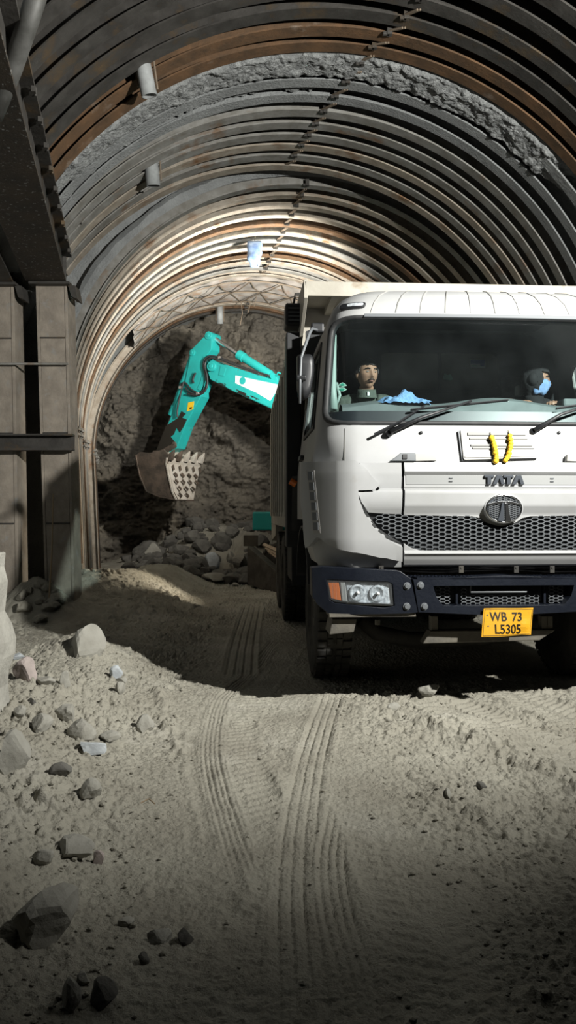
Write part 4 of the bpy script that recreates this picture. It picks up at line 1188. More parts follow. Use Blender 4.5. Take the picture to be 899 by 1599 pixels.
# bumper: centre section and two ends
def bump_y(x): return .11 * max(0, (abs(x) - .80) / .42) ** 2.2
def bpt(x, z, y=0.): return Vector((x, bump_y(x) + y - .05, z))
def bx_(px, py, y=-.05): return Lp(px, py, y)
def bpanel(name, poly, y0, y1, m, parent=truck, bevel=.006, hole=None):
    """plate in the bumper face: polygon (x, z), bent round the ends"""
    bm = bmesh.new(); bm.faces.new([bm.verts.new((a, b_, 0)) for a, b_ in poly])
    if hole:
        pass
    xs_ = [q[0] for q in poly]
    for c in [s * v for s in (-1, 1) for v in (.7, .9, 1.0, 1.06, 1.12, 1.17)]:
        if min(xs_) < c < max(xs_):
            bmesh.ops.bisect_plane(bm, geom=bm.verts[:] + bm.edges[:] + bm.faces[:], dist=1e-5, plane_co=(c, 0, 0), plane_no=(1, 0, 0))
    bm.verts.index_update(); n_ = len(bm.verts)
    b = MB(); vs = [bpt(v.co.x, v.co.y, y0) for v in bm.verts] + [bpt(v.co.x, v.co.y, y1) for v in bm.verts]
    fs = [tuple(v.index for v in f.verts) for f in bm.faces]
    side = [(e.verts[0].index, e.verts[1].index, e.verts[1].index + n_, e.verts[0].index + n_) for e in bm.edges if len(e.link_faces) == 1]
    bm.free()
    return b.add(vs, fs + [tuple(i + n_ for i in reversed(f)) for f in fs] + side).build(name, m, parent, bevel=bevel, angle=35)
def ringpanel(name, outer, inner, y0, y1, m, parent=truck, slope=0.):
    b = MB(); n_ = len(outer); K = 4
    rows = []
    for k in range(K + 1):
        t = k / K; rows.append([bpt(u[0] + (v[0] - u[0]) * t, u[1] + (v[1] - u[1]) * t, y0 + slope * t) for u, v in zip(outer, inner)])
    rows.append([bpt(*q, y1) for q in inner]); rows.append([bpt(*q, y1) for q in outer])
    R2 = len(rows)
    fs = [(r * n_ + i, r * n_ + (i + 1) % n_, ((r + 1) % R2) * n_ + (i + 1) % n_, ((r + 1) % R2) * n_ + i) for r in range(R2) for i in range(n_)]
    o = b.add([q for r in rows for q in r], fs).build(name, m, parent, bevel=.010, seg=3, angle=50, smooth=True)
    o.data.set_sharp_from_angle(angle=R_(40))
    return o
def bp(*pts): return [bx_(*q) for q in pts]
def resample(poly, n_):
    P = [Vector((*q, 0)) for q in poly]; L = [(P[i] - P[(i + 1) % len(P)]).length for i in range(len(P))]; T = sum(L); out = []
    for k in range(n_):
        d = T * k / n_; i = 0
        while d > L[i]: d -= L[i]; i += 1
        q = P[i].lerp(P[(i + 1) % len(P)], d / L[i]); out.append((q.x, q.y))
    return out
def radial_pair(outer, inner, n_=72):
    """matching points of two outlines around the inner outline's middle"""
    cx = sum(q[0] for q in inner) / len(inner); cz = sum(q[1] for q in inner) / len(inner)
    sx = max(q[0] for q in inner) - min(q[0] for q in inner); sz = max(q[1] for q in inner) - min(q[1] for q in inner)
    def hit(poly, t):
        d = (math.cos(t) * sx, math.sin(t) * sz); best = 0
        for i in range(len(poly)):
            (x1_, y1_), (x2_, y2_) = poly[i], poly[(i + 1) % len(poly)]
            ex, ey = x2_ - x1_, y2_ - y1_; det = d[0] * (-ey) + ex * d[1]
            if abs(det) < 1e-12: continue
            s = ((x1_ - cx) * (-ey) + ex * (y1_ - cz)) / det; u = (d[0] * (y1_ - cz) - d[1] * (x1_ - cx)) / det
            if -1e-6 <= u <= 1 + 1e-6 and s > best: best = s
        return (cx + d[0] * best, cz + d[1] * best)
    ang = sorted(set([round(2 * PI * k / n_, 6) for k in range(n_)] + [round(math.atan2((q[1] - cz) / sz, (q[0] - cx) / sx) % (2 * PI), 6) for q in outer + inner]))
    return [hit(outer, t) for t in ang], [hit(inner, t) for t in ang]
END = [(489, 889), (505, 886), (612, 890), (625, 892), (641, 903), (652, 956), (640, 958), (515, 961), (497, 946), (490, 934)]
LAMP = [(511, 906), (604, 908), (613, 912), (616, 946), (600, 949), (524, 943), (516, 938)]
HL = [(512, 907), (605, 909), (611, 912), (614, 945), (524, 941), (516, 936)]
for sgn in (1, -1):
    f = lambda pts: [(sgn * a, b_) for a, b_ in bp(*pts)]
    o2, i2 = radial_pair(f(END), f(LAMP))
    be = ringpanel('bumper_end', o2, i2, 0, .16, M['bumper'])
    for (bx0, by0) in ((635, 915), (634.5, 947)):
        c = f([(bx0, by0)])[0]
        MB().cyl(bpt(c[0], c[1], -.016), bpt(c[0], c[1], .01), .016, 8).cyl(bpt(c[0], c[1], -.006), bpt(c[0], c[1], .01), .024, 14).build('bolt', M['grille'], be, bevel=.002)
    hl = bpanel('headlamp', f(HL), .045, .07, M['black'], bevel=.004)
    bpanel('headlamp_reflector', f([(541, 909), (609, 912), (612, 943), (546, 941)]), .030, .044, M['reflector'], hl)
    bpanel('indicator', f([(514, 909), (530, 909), (534, 939), (519, 936)]), .016, .044, M['amber'], hl)
    bpanel('lamp_divider', f([(532, 909), (540, 909), (544, 941), (535, 940)]), .014, .044, M['white_flat'], hl)
    for (cx_p, cy_p, rr) in ((559, 926, 13), (590, 927, 13)):
        c = f([(cx_p, cy_p)])[0]; r = rr / F * 4.95
        MB().lathe([(r, .0), (r * .93, -.012), (r * .5, .012), (r * .25, .016), (.012, .0), (.001, -.004)], bpt(c[0], c[1], .028), (0, 1, 0), 24).build('lamp_bowl', M['reflector'], hl, smooth=True)
        MB().lathe([(.010, .0), (.011, -.03), (.004, -.04)], bpt(c[0], c[1], .028), (0, 1, 0), 12).build('bulb', M['sticker'], hl, smooth=True)
    bpanel('lamp_bezel', f([(545, 940), (612, 943), (613, 946), (540, 944)]), .004, .044, M['chrome'], hl, bevel=.002)
    for k in range(18):
        xx = 520 + k * 5.3
        c0, c1 = f([(xx, 910 + k * .15)])[0], f([(xx + 1.5, 938 + k * .25)])[0]
        if k not in (2, 3): MB().tube([bpt(*c0, .004), bpt(*c1, .004)], .0022, 5).build('lens_rib', M['lens'], hl)
    bpanel('headlamp_lens', f(HL), .000, .004, M['lens'], hl, bevel=0)
    # folded lower return and side return of the bumper
    q0, q1 = f([(515, 961)])[0], f([(650, 957)])[0]
    MB().box(((q0[0] + q1[0]) / 2, .07, (q0[1] + q1[1]) / 2 - .01), (abs(q1[0] - q0[0]), .2, .02)).build('bumper_return', M['chassis'], be)
    # step box under the end
    s0, s1 = Lp(514, 991, .02), Lp(557, 966, .02)
    MB().add([(sgn * x, y, z) for y in (.02, .26) for x, z in ((s0[0] + .02, s1[1]), (s1[0], s1[1]), (s1[0] - .02, s0[1] + .015), (s0[0], s0[1]))], [(0, 1, 2, 3), (7, 6, 5, 4), (0, 4, 5, 1), (1, 5, 6, 2), (2, 6, 7, 3), (3, 7, 4, 0)]).build('foot_step', M['chassis'], truck, bevel=.006)
cl = bp((645, 905), (653, 956), (700, 961))
top = [(cl[0][0], cl[0][1]), (cl[1][0], cl[1][1])]
outer = [cl[0], cl[1], (0, cl[2][1] - .005), (-cl[1][0], cl[1][1]), (-cl[0][0], cl[0][1]), (0, cl[0][1] + .022)]
il = bp((676, 915), (681, 932), (692, 946))
itop = il[0][1]; ibot = il[2][1]
inner = [il[0], il[1], il[2], (-il[2][0], ibot), (-il[1][0], il[1][1]), (-il[0][0], itop)]
o2, i2 = radial_pair(outer, inner, 60)
bc = ringpanel('bumper_center', o2, i2, 0, .16, M['bumper'])
for sgn in (1, -1):
    for (bx0, by0) in ((656, 914), (662, 947)):
        c = bx_(bx0, by0); c = (sgn * c[0], c[1])
        MB().cyl(bpt(c[0], c[1], -.016), bpt(c[0], c[1], .01), .016, 8).cyl(bpt(c[0], c[1], -.006), bpt(c[0], c[1], .01), .024, 14).build('bolt', M['grille'], bc, bevel=.002)
# tread plate on the bumper top
tp = MB(); ztop = cl[0][1] + .018
tp.box((0, .07, ztop - .012), (2 * abs(cl[0][0]) - .05, .24, .012))
for k in range(54):
    for j in range(4):
        tp.box((-.62 + k * .0234 + (j % 2) * .011, .0 + j * .045, ztop - .004), (.017, .006, .006), Matrix.Rotation(R_(45 if (k + j) % 2 else -45), 3, 'Z'))
tp.build('tread_plate', M['bumper'], bc)
# mesh inserts
MB().box((0, .13, (itop + ibot) / 2), (2 * abs(il[0][0]) - .02, .02, itop - ibot)).build('bumper_recess', M['black'], bc)
def ins(name, x0_, x1_, z0_, z1_):
    P = [(x0_, z0_), (x1_, z0_), (x1_, z1_), (x0_, z1_)]
    honeycomb(MB(), P, .040, .022, .003, lambda a, b_, d: bpt(a, b_, .075 + .02 * d)).build(name, M['grille'], bc, recalc=False)
xa, xb = bx_(681, 930)[0], bx_(712, 930)[0]
zA, zB = bx_(700, 945)[1], bx_(700, 917)[1]
ins('mesh_insert', xa, xb, zA, zB); ins('mesh_insert', -xb, -xa, zA, zB)
xc = bx_(722, 930)[0]; ins('mesh_insert', xc, -xc, zA - .01, bx_(700, 930)[1])
ins('mesh_insert', xc, bx_(738, 930)[0], bx_(700, 932)[1], zB)
x5, x6 = bx_(738, 930)[0], bx_(826, 930)[0]
for (q0, q1, r_) in ((Vector((x5, .0, bx_(0, 916)[1])), Vector((x5, .0, bx_(0, 930)[1])), .006), (Vector((x5, .0, bx_(0, 930)[1])), Vector((x6, .0, bx_(0, 930)[1])), .008), (Vector((x5 - .03, 0, bx_(0, 913)[1])), Vector((x5 + .0, 0, bx_(0, 913)[1])), .006)):
    MB().tube([q0, q1], r_, 6).build('recess_bar', M['grille'], bc)
for x_ in (bx_(717, 930)[0], -bx_(717, 930)[0]):
    MB().box((x_, .03, (zA + zB) / 2), (.016, .04, zB - zA)).build('recess_post', M['bumper'], bc, bevel=.003)
# number plate, slightly bent
pl0 = [Lp(a, b_, -.09) for a, b_ in ((756, 950.5), (834, 949.5), (829, 991), (752, 995))]
b = MB(); nu, nv = 16, 10; V = []
for layer in (0, .004):
    for j in range(nv + 1):
        for i in range(nu + 1):
            u_, v_ = i / nu, j / nv
            x = (pl0[0][0] * (1 - u_) + pl0[1][0] * u_) * (1 - v_) + (pl0[3][0] * (1 - u_) + pl0[2][0] * u_) * v_
            z = (pl0[0][1] * (1 - u_) + pl0[1][1] * u_) * (1 - v_) + (pl0[3][1] * (1 - u_) + pl0[2][1] * u_) * v_
            y = -.075 + .008 * math.sin(u_ * 7 + v_ * 2) - .012 * v_ - .010 * math.exp(-((u_ - .85) / .1) ** 2 - ((v_ - .65) / .2) ** 2) + layer
            V.append((x, y, z))
def plate_y(x, z):
    v_ = min(1, max(0, (pl0[0][1] - z) / (pl0[0][1] - pl0[3][1])))
    xl = pl0[0][0] * (1 - v_) + pl0[3][0] * v_; xr = pl0[1][0] * (1 - v_) + pl0[2][0] * v_
    u_ = (x - xl) / (xr - xl)
    return -.075 + .008 * math.sin(u_ * 7 + v_ * 2) - .012 * v_ - .010 * math.exp(-((u_ - .85) / .1) ** 2 - ((v_ - .65) / .2) ** 2)
k0 = (nu + 1) * (nv + 1); fs = []
for j in range(nv):
    for i in range(nu):
        a = j * (nu + 1) + i
        fs += [(a, a + 1, a + nu + 2, a + nu + 1), (k0 + a, k0 + a + nu + 1, k0 + a + nu + 2, k0 + a + 1)]
for i in range(nu): fs += [(i, k0 + i, k0 + i + 1, i + 1), (nv * (nu + 1) + i, nv * (nu + 1) + i + 1, k0 + nv * (nu + 1) + i + 1, k0 + nv * (nu + 1) + i)]
for j in range(nv): fs += [(j * (nu + 1), (j + 1) * (nu + 1), k0 + (j + 1) * (nu + 1), k0 + j * (nu + 1)), (j * (nu + 1) + nu, k0 + j * (nu + 1) + nu, k0 + (j + 1) * (nu + 1) + nu, (j + 1) * (nu + 1) + nu)]
plate = b.add(V, fs).build('number_plate', M['plate'], truck, smooth=False)
def text(body, name, x, z, h, y, m, parent, wscale=1., bold=.0):
    cu = bpy.data.curves.new(name, 'FONT'); cu.body = body; cu.size = 1; cu.align_x = 'CENTER'; cu.align_y = 'CENTER'; cu.extrude = .02; cu.offset = bold
    o = bpy.data.objects.new(name, cu); COL.objects.link(o)
    bpy.context.view_layer.update()
    me = bpy.data.meshes.new_from_object(o.evaluated_get(bpy.context.evaluated_depsgraph_get()))
    bpy.data.objects.remove(o); bpy.data.curves.remove(cu)
    v = [q.co.copy() for q in me.vertices]; y0_, y1_ = min(q.y for q in v), max(q.y for q in v); xm_ = (min(q.x for q in v) + max(q.x for q in v)) / 2
    s = h / (y1_ - y0_)
    for q, c in zip(me.vertices, v): q.co = (x + (c.x - xm_) * s * wscale, y - c.z * .1, z + (c.y - (y0_ + y1_) / 2) * s)
    return link(name, me, m, parent)
for body, px, py, h, ws_ in (('WB', 778, 963, 14, .82), ('73', 806.5, 963, 14, .92), ('L5305', 792.5, 982, 14.5, .86)):
    c = Lp(px, py, -.085)
    text(body, 'plate_text', c[0], c[1], h / F * 4.95, -.094 if py < 970 else -.099, M['ink'], plate, ws_, .016)
for o_ in list(plate.children):
    for q in o_.data.vertices:
        front = q.co.y < -.0955 if False else True
        q.co.y = plate_y(q.co.x, q.co.z) - .0012 - (.0012 if q.co.y < (-.094 if o_.get('row') else -.094) else 0)
cor = [Lp(*q, -.085) for q in ((757.8, 952), (832, 951.3), (827.2, 989.8), (754, 993))]
for (x0_, z0_), (x1_, z1_) in zip(cor, cor[1:] + cor[:1]):
    P_ = [(x0_ + (x1_ - x0_) * t, z0_ + (z1_ - z0_) * t) for t in np.linspace(0, 1, 15)]
    MB().tube([(x, plate_y(x, z) - .0005, z) for x, z in P_], .0016, 5).build('plate_border', M['ink'], plate)
for px, py in ((762, 961), (763, 978)):
    c = Lp(px, py, -.09); yq = plate_y(*c); MB().cyl((c[0], yq - .003, c[1]), (c[0], yq + .004, c[1]), .005, 8).build('plate_screw', M['grille'], plate)
# cross member and under-structure in front
cm = [Lp(a, b_, .12) for a, b_ in ((660, 1005), (672, 985), (868, 983), (842, 1000))]
MB().prism(cm, lambda a, b_, d: Vector((a, .12 + d, b_)), 0, .10).build('tow_member', M['chassis'], truck, bevel=.006)
for xp in (676, 848, 855):
    a, c = Lp(xp, 962, .14), Lp(xp + 4, 988, .14)
    MB().box(((a[0] + c[0]) / 2, .17, (a[1] + c[1]) / 2), (.045, .07, abs(a[1] - c[1]))).build('tow_bracket', M['chassis'], truck, bevel=.004)
ax = [Lp(a, b_, .9) for a, b_ in ((566, 968), (590, 990), (640, 1000), (700, 1000), (760, 996), (840, 975))]
MB().tube([(x, .95, z) for x, z in ax], .06, 12).build('front_axle_beam', M['chassis_dark'], truck, smooth=True)
MB().tube([(Lp(587, 966, .3)[0], .25, Lp(587, 966, .3)[1]), (Lp(587, 972, .3)[0], .25, Lp(587, 974, .3)[1])], .018, 10).build('drain_plug', M['chassis'], truck)
for x_ in (-.45, .45):
    MB().box((x_, 3.6, .84), (.08, 6.6, .24)).build('chassis_rail', M['chassis_dark'], truck, bevel=.006)
MB().box((0, .8, 1.02), (.85, .9, .5)).build('engine_block', M['chassis_dark'], truck, bevel=.03)
MB().box((0, .30, 1.0), (1.3, .04, .45)).build('radiator', M['chassis_dark'], truck, bevel=.006)
for k, xp in enumerate((720, 806, 862, 595)):
    a = Lp(xp, 889, .02); MB().box((a[0], .03, a[1]), (.03, .02, .045)).box((a[0], .02, a[1] + .01), (.012, .01, .012)).build('bumper_bracket', M['chassis_dark'], truck)
for k in range(4):
    zz_ = Lp(700, 885 + k * 2.2, .15)[1]
    MB().tube([(-.9 + .25 * j, .15 + .02 * math.sin(j * 1.3 + k), zz_ + .008 * math.sin(j * 2.1 + k * 2)) for j in range(8)], .010, 6).build('under_hose', M['hose'], truck, smooth=True)

# wheels
def wheel(x, y, s, first=[None]):
    if first[0] is None:
        t = MB(); R0, Wd_ = .53, .29
        prof_ = [(.27, -.11), (.30, -.135), (.42, -.145), (.49, -.135), (.515, -.115), (.52, -.05), (.52, .05), (.515, .115), (.49, .135), (.42, .145), (.30, .135), (.27, .11)]
        t.lathe(prof_, (0, 0, 0), (1, 0, 0), 48)
        for k in range(44):
            a = 2 * PI * k / 44
            for sx in (-1, 1):
                Mx = Matrix.Rotation(a, 3, 'X')
                for (x0_, ww) in ((.095, .065), (.035, .04)):
                    c = Mx @ Vector((sx * x0_, .02 * (k % 2) * (ww < .05), .522))
                    t.box(c, (ww, .046, .026), Mx)
        o = t.build('wheel', M['tyre'], truck)
        r = MB().lathe([(.28, -.10), (.27, -.06), (.20, -.03), (.16, -.05), (.13, -.11), (.07, -.115), (.06, -.05), (.06, .05), (.16, .05), (.27, .06), (.28, .10)], (0, 0, 0), (1, 0, 0), 32)
        for k in range(8):
            a = 2 * PI * k / 8; r.cyl((-.075, .165 * math.cos(a), .165 * math.sin(a)), (-.02, .165 * math.cos(a), .165 * math.sin(a)), .016, 6)
        first[0] = (o, r.build('rim', M['chassis'], o))
    else:
        o = first[0][0].copy(); COL.objects.link(o); o.parent = truck
        c = first[0][1].copy(); COL.objects.link(c); c.parent = o
    o.location = (x, y, .525); o.rotation_euler = (.3 * y, 0, PI if s > 0 else 0)
    return o
for s in (-1, 1):
    wheel(s * .99, 1.27, s)
    for yy in (4.55, 5.85):
        wheel(s * 1.04, yy, s); wheel(s * .72, yy, s)
    # mudguard around the front wheel
    b = MB(); rr = []
    for k in range(15):
        t = R_(20 + 150 * k / 14); c, si = math.cos(t), math.sin(t)
        rr.append([Vector((s * x, 1.27 - c * (.60 + d), .56 + si * (.62 + d))) for x, d in ((1.20, 0), (1.20, .02), (.82, .02), (.82, 0))])
    b.loft(rr).build('mudguard', M['black'], truck, bevel=.004)
    # curved rear guard flap seen beside the cab
    rr = []
    for k in range(9):
        t = k / 8; z = 1.62 - .95 * t; y = 1.72 + .10 * math.sin(t * PI) + .1 * t
        rr.append([Vector((s * x, y + d, z)) for x, d in ((1.24, 0), (1.24, .02), (.85, .02), (.85, 0))])
    b2_ = MB().loft(rr); b2_.build('splash_flap', M['black'], truck)
    MB().tube([(s * 1.21, 1.74, 1.55), (s * 1.26, 1.74, 1.58)], .03, 10).build('side_marker', M['amber'], truck)
    # fuel tank and battery box behind the cab
    MB().box((s * .98, 2.65, .88), (.45, .95, .5)).build('fuel_tank' if s > 0 else 'battery_box', M['chassis_dark'], truck, bevel=.04)
for yy in (4.55, 5.85):
    MB().tube([(-.9, yy, .525), (.9, yy, .525)], .07, 12).lathe([(.05, -.18), (.2, -.12), (.2, .12), (.05, .18)], (0, yy, .55), (1, 0, 0), 20).build('rear_axle', M['chassis_dark'], truck, smooth=True)

# air intake column behind the cab at the left
i0_, i1_ = Lp(446.5, 474, 1.90), Lp(470, 474, 1.90)
AI = MB(); xA, xB = i0_[0], i1_[0]; zT = i0_[1]
ai = AI.box(((xA + xB) / 2, 1.98, 1.95), (xB - xA, .22, 1.9)).build('air_intake', M['black'], truck, bevel=.012)
MB().box(((xA + xB) / 2 - .005, 1.95, zT - .11), (xB - xA + .012, .26, .20)).build('intake_head', M['black'], ai, bevel=.02)
for k in range(4): MB().box(((xA + xB) / 2, 1.815, zT - .06 - .035 * k), (xB - xA - .03, .012, .010)).build('intake_louver', M['grille'], ai)
MB().tube([((xA + xB) / 2, 1.95, zT), ((xA + xB) / 2 + .02, 1.95, zT + .10), (xB + .05, 1.98, zT + .12)], .012, 6).build('intake_bracket', M['chassis_dark'], ai)
MB().tube([((xB) + .03, 2.02, 2.62), ((xB) + .05, 1.98, 2.50), (xB + .10, 1.96, 2.46), (xB + .16, 1.98, 2.52), (xB + .17, 2.02, 2.64)], .020, 8).build('air_hose', M['hose'], truck, smooth=True)

# mirror on an arm
for s in (1, -1):
    def mp(px, py, y): a = Lp(px, py, y); return Vector((s * a[0], y, a[1]))
    arm = MB().tube([mp(497, 516, .42), mp(487, 513, .30), mp(483, 520, .22), mp(470, 558, .18), mp(468.5, 590, .17), mp(468, 630, .17)], [.011, .011, .011, .010, .010, .009], 8).build('mirror_arm', M['grille'], truck, smooth=True)
    MB().box(mp(495, 513, .42), (.09, .08, .07)).build('arm_base', M['black'], arm, bevel=.012)
    MB().cyl(mp(463, 590, .18), mp(477, 590, .18), .022, 12).build('arm_clamp', M['black'], arm, bevel=.004)
    hs = MB(); rr = []
    cpt = mp(476, 588, .26)
    for k, (yy, sc2) in enumerate(((-.05, .55), (-.045, .8), (-.02, .95), (.03, 1.), (.06, 1.))):
        rr.append([Vector((cpt.x + s * q[0] * sc2, cpt.y + yy, cpt.z + q[1] * sc2)) for q in roundpoly([(-.055, .155), (-.05, -.10), (-.015, -.165), (.035, -.12), (.062, .02), (.062, .12), (.045, .155)], .03, 3)])
    hs.loft(rr).build('mirror_housing', M['black'], arm, smooth=True)
    MB().box((cpt.x, cpt.y + .062, cpt.z), (.09, .006, .26)).build('mirror_glass', M['chrome'], arm)
    # grab rail by the door
    MB().tube([mp(483, 560, 1.6), mp(478, 640, 1.6)], .014, 8).build('grab_rail', M['chassis'], truck)

# wipers
def wiper(pv, elbow, tip, ends, m=M['black']):
    P = [pz(*q) for q in (pv, elbow, tip)]
    arm = MB().tube([cab(*P[0], .055), cab(*P[1], .060), cab(*P[2], .045)], [.016, .011, .007], 8).build('wiper_arm', m, truck, smooth=True)
    MB().lathe([(.020, 0), (.024, .03), (.016, .05)], cab(*P[0], .0), cab(*P[0], 1) - cab(*P[0], 0), 14).build('wiper_pivot', m, arm, smooth=True)
    E_ = [pz(*q) for q in ends]
    pts = [cab(E_[0][0] + (E_[1][0] - E_[0][0]) * t, E_[0][1] + (E_[1][1] - E_[0][1]) * t, .030) for t in np.linspace(0, 1, 9)]
    MB().tube(pts, .007, 6).tube([cab(E_[0][0] + (E_[1][0] - E_[0][0]) * t, E_[0][1] + (E_[1][1] - E_[0][1]) * t, .016) for t in np.linspace(0, 1, 9)], .006, 6).build('wiper_blade', m, arm)
    return arm
wiper((607, 678), (655, 657), (733, 630), ((640, 642), (791, 627)))
a = [pz(*q) for q in ((583, 682), (620, 664), (661, 637))]
MB().tube([cab(*a[0], .05), cab(*a[1], .058), cab(*a[2], .045)], [.010, .008, .006], 6).build('wiper_link', M['black'], truck)
a = [pz(*q) for q in ((578, 681), (598, 672), (640, 644))]
wiper((829, 676), (870, 652), (960, 622), ((866, 640), (1010, 624)))
for px in (675, 890):
    c = pz(px - 18, 676); MB().lathe([(.012, 0), (.010, .012), (.004, .016)], cab(*c, 0), cab(*c, 1) - cab(*c, 0), 10).build('washer_nozzle', M['black'], truck)

# inside the cab: dashboard, wheel, seats, pillar trims
V = []
xs_ = np.linspace(-1.0, 1.0, 41)
def dash_z(x, t):
    bulge = .05 * float(ss(1 - abs(x - .12) / .5)) + .025 * float(ss(1 - abs(x + .75) / .25))
    return 2.02 + bulge + .05 * math.sin(t * PI * .8)
for t in np.linspace(0, 1, 12):
    V.append([Vector((x * (.99 - .02 * t), .30 + .05 * (x ** 2) + .36 * t, dash_z(x, t))) for x in xs_])
top_ = V[-1]
V.append([Vector((v.x, .70, v.z - .10)) for v in top_]); V.append([Vector((v.x, .66, 1.55)) for v in top_]); V.append([Vector((v.x, .34, 1.5)) for v in top_]); V.append([Vector((v.x, v.y, 1.6)) for v in V[0]])
b = MB(); nn = 41
b.add([p for r in V for p in r], [(i * nn + j, i * nn + j + 1, ((i + 1) % len(V)) * nn + j + 1, ((i + 1) % len(V)) * nn + j) for i in range(len(V)) for j in range(nn - 1)])
dash = b.build('dashboard', M['dash'], truck, smooth=False, bevel=0)
MB().box((.80, .62, 2.10), (.30, .14, .06)).build('dash_pod', M['dash'], dash, bevel=.015)
sw_c = Vector((-.68, .86, 1.98)); sw_n = Vector((0, -.62, .78)).normalized(); sw_u = Vector((1, 0, 0)); sw_w = sw_n.cross(sw_u)
ring = [sw_c + (sw_u * math.cos(2 * PI * k / 40) + sw_w * math.sin(2 * PI * k / 40)) * .23 for k in range(41)]
swo = MB().tube(ring, .014, 8, cap=False).build('steering_wheel', M['black'], truck, smooth=True)
for t in (20, 160, 270):
    e = sw_c + (sw_u * math.cos(R_(t)) + sw_w * math.sin(R_(t))) * .225
    MB().tube([sw_c, e], .012, 6).build('spoke', M['black'], swo)
MB().tube([sw_c + sw_n * .02, sw_c - sw_n * .5], [.05, .03], 12).build('steering_column', M['black'], swo)
for sx in (-.68, .68):
    MB().box((sx, 1.18, 1.56), (.50, .50, .14)).build('seat_cushion', M['seat'], truck, bevel=.05, seg=3)
    MB().box((sx, 1.48, 1.95), (.48, .13, .70), Matrix.Rotation(R_(-10), 3, 'X')).build('seat_back', M['seat'], truck, bevel=.05, seg=3)
    MB().box((sx, 1.57, 2.38), (.28, .09, .20), Matrix.Rotation(R_(-10), 3, 'X')).build('headrest', M['seat'], truck, bevel=.04, seg=3)
h0, h1 = Lp(806, 618, 1.2), Lp(818, 602, 1.2)
MB().box(((h0[0] + h1[0]) / 2, 1.2, (h0[1] + h1[1]) / 2), (h1[0] - h0[0], .1, h1[1] - h0[1])).build('grey_box', M['pipe'], truck, bevel=.01)
# pillar trim (mint) with a handle
for s in (-1, 1):
    pts = [Lp(520, 640, .38), Lp(519, 606, .40), Lp(521, 560, .44), Lp(523, 515, .48)]
    b = MB().tube([(s * abs(x), .36 + .045 * k, z) for k, (x, z) in enumerate(pts)], [.030, .028, .020, .014], 8)
    b.build('pillar_trim', M['mint'], truck, smooth=True)
    MB().tube([(s * abs(pts[1][0]) - s * .03, .42, pts[1][1] + .04), (s * abs(pts[1][0]) - s * .05, .40, pts[1][1] - .05), (s * abs(pts[1][0]) - s * .02, .40, pts[1][1] - .13)], .012, 6).build('pillar_handle', M['mint'], truck, smooth=True)

# dump body
bxw = 1.20; y0b, y1b = 2.08, 6.25; zf_, zt2 = 1.22, 2.80
db = empty('dump_body', (0, 0, 0)); db.parent = truck
MB().box((0, (y0b + y1b) / 2, zf_), (2 * bxw - .1, y1b - y0b, .10)).build('dump_floor', M['dump'], db) if False else None
bpy.data.objects.remove(db)
floor_ = MB().box((0, (y0b + y1b) / 2, zf_), (2 * bxw - .1, y1b - y0b, .10)).build('dump_floor', M['dump'], truck, bevel=.01)
MB().box((0, y0b + .03, (zf_ + 3.2) / 2), (2 * bxw - .06, .05, 3.2 - zf_)).build('headboard', M['dump'], truck, bevel=.008)
for s in (-1, 1):
    side = MB().box((s * (bxw - .04), (y0b + y1b) / 2, (zf_ + zt2) / 2), (.05, y1b - y0b, zt2 - zf_)).build('dump_side', M['dump'], truck, bevel=.006)
    MB().box((s * (bxw - .01), (y0b + y1b) / 2, zt2), (.12, y1b - y0b, .10)).build('top_rail', M['dump'], side, bevel=.01)
    MB().box((s * (bxw - .01), (y0b + y1b) / 2, zf_ + .02), (.12, y1b - y0b, .16)).build('bottom_rail', M['dump'], side, bevel=.01)
    for k in range(8):
        yy = y0b + .08 + k * (y1b - y0b - .16) / 7
        MB().box((s * (bxw + .02), yy, (zf_ + zt2) / 2), (.09, .12, zt2 - zf_ - .1)).build('side_stake', M['dump'], side, bevel=.01)
    MB().add([(s * (bxw - .0), y1b - .3, zf_ - .06), (s * (bxw + .05), y1b - .05, zf_ - .06), (s * (bxw + .05), y1b - .05, zf_ - .30), (s * (bxw - .0), y1b - .25, zf_ - .22),
              (s * (bxw - .10), y1b - .3, zf_ - .06), (s * (bxw - .10), y1b - .05, zf_ - .06), (s * (bxw - .10), y1b - .05, zf_ - .30), (s * (bxw - .10), y1b - .25, zf_ - .22)],
             [(0, 1, 2, 3), (7, 6, 5, 4), (0, 4, 5, 1), (1, 5, 6, 2), (2, 6, 7, 3), (3, 7, 4, 0)]).build('tail_bracket', M['dump'], side)
MB().box((0, y1b - .02, (zf_ + zt2) / 2), (2 * bxw - .06, .06, zt2 - zf_)).build('tailgate', M['dump'], truck, bevel=.008)
# canopy over the cab with its front lip
c0 = Lp(477, 438, 1.35); c1 = Lp(477, 460, 1.35); xC = -c0[0]; zC, zL = c0[1], c1[1]
cn = MB().prism([(1.35, zC), (1.37, zL), (1.42, zL), (1.42, zC - .05), (y0b + .05, 3.17), (y0b + .05, 3.22)], lambda a, b_, d: Vector((d, a, b_)), -xC, xC).build('cab_canopy', M['dump'], truck, bevel=.006)
for s in (-1, 1):
    MB().prism([(1.36, zC + .02), (1.36, zL - .02), (y0b + .04, 2.75), (y0b + .04, 3.24)], lambda a, b_, d: Vector((s * (xC + d), a, b_)), -.02, .012).build('canopy_gusset', M['dump'], cn, bevel=.004)
for k in range(5):
    MB().box((-.9 + .45 * k, (1.42 + y0b) / 2, zC - .065), (.06, y0b - 1.42, .05)).build('canopy_rib', M['dump'], cn)

# ------------------------------------------------------------------ loose things on the truck
def on_truck(name, label, cat, loc, group=None):
    p = Vector(loc); wp = Vector((TX + p.x * tc_ - p.y * ts_, TY + p.x * ts_ + p.y * tc_, p.z))
    o = empty(name, wp, TA); return tag(o, label, cat, group), p
def tl(b, name, m, root, org, **k):
    b.v = [tuple(Vector(v) - org) for v in b.v]
    return b.build(name, m, root, **k)
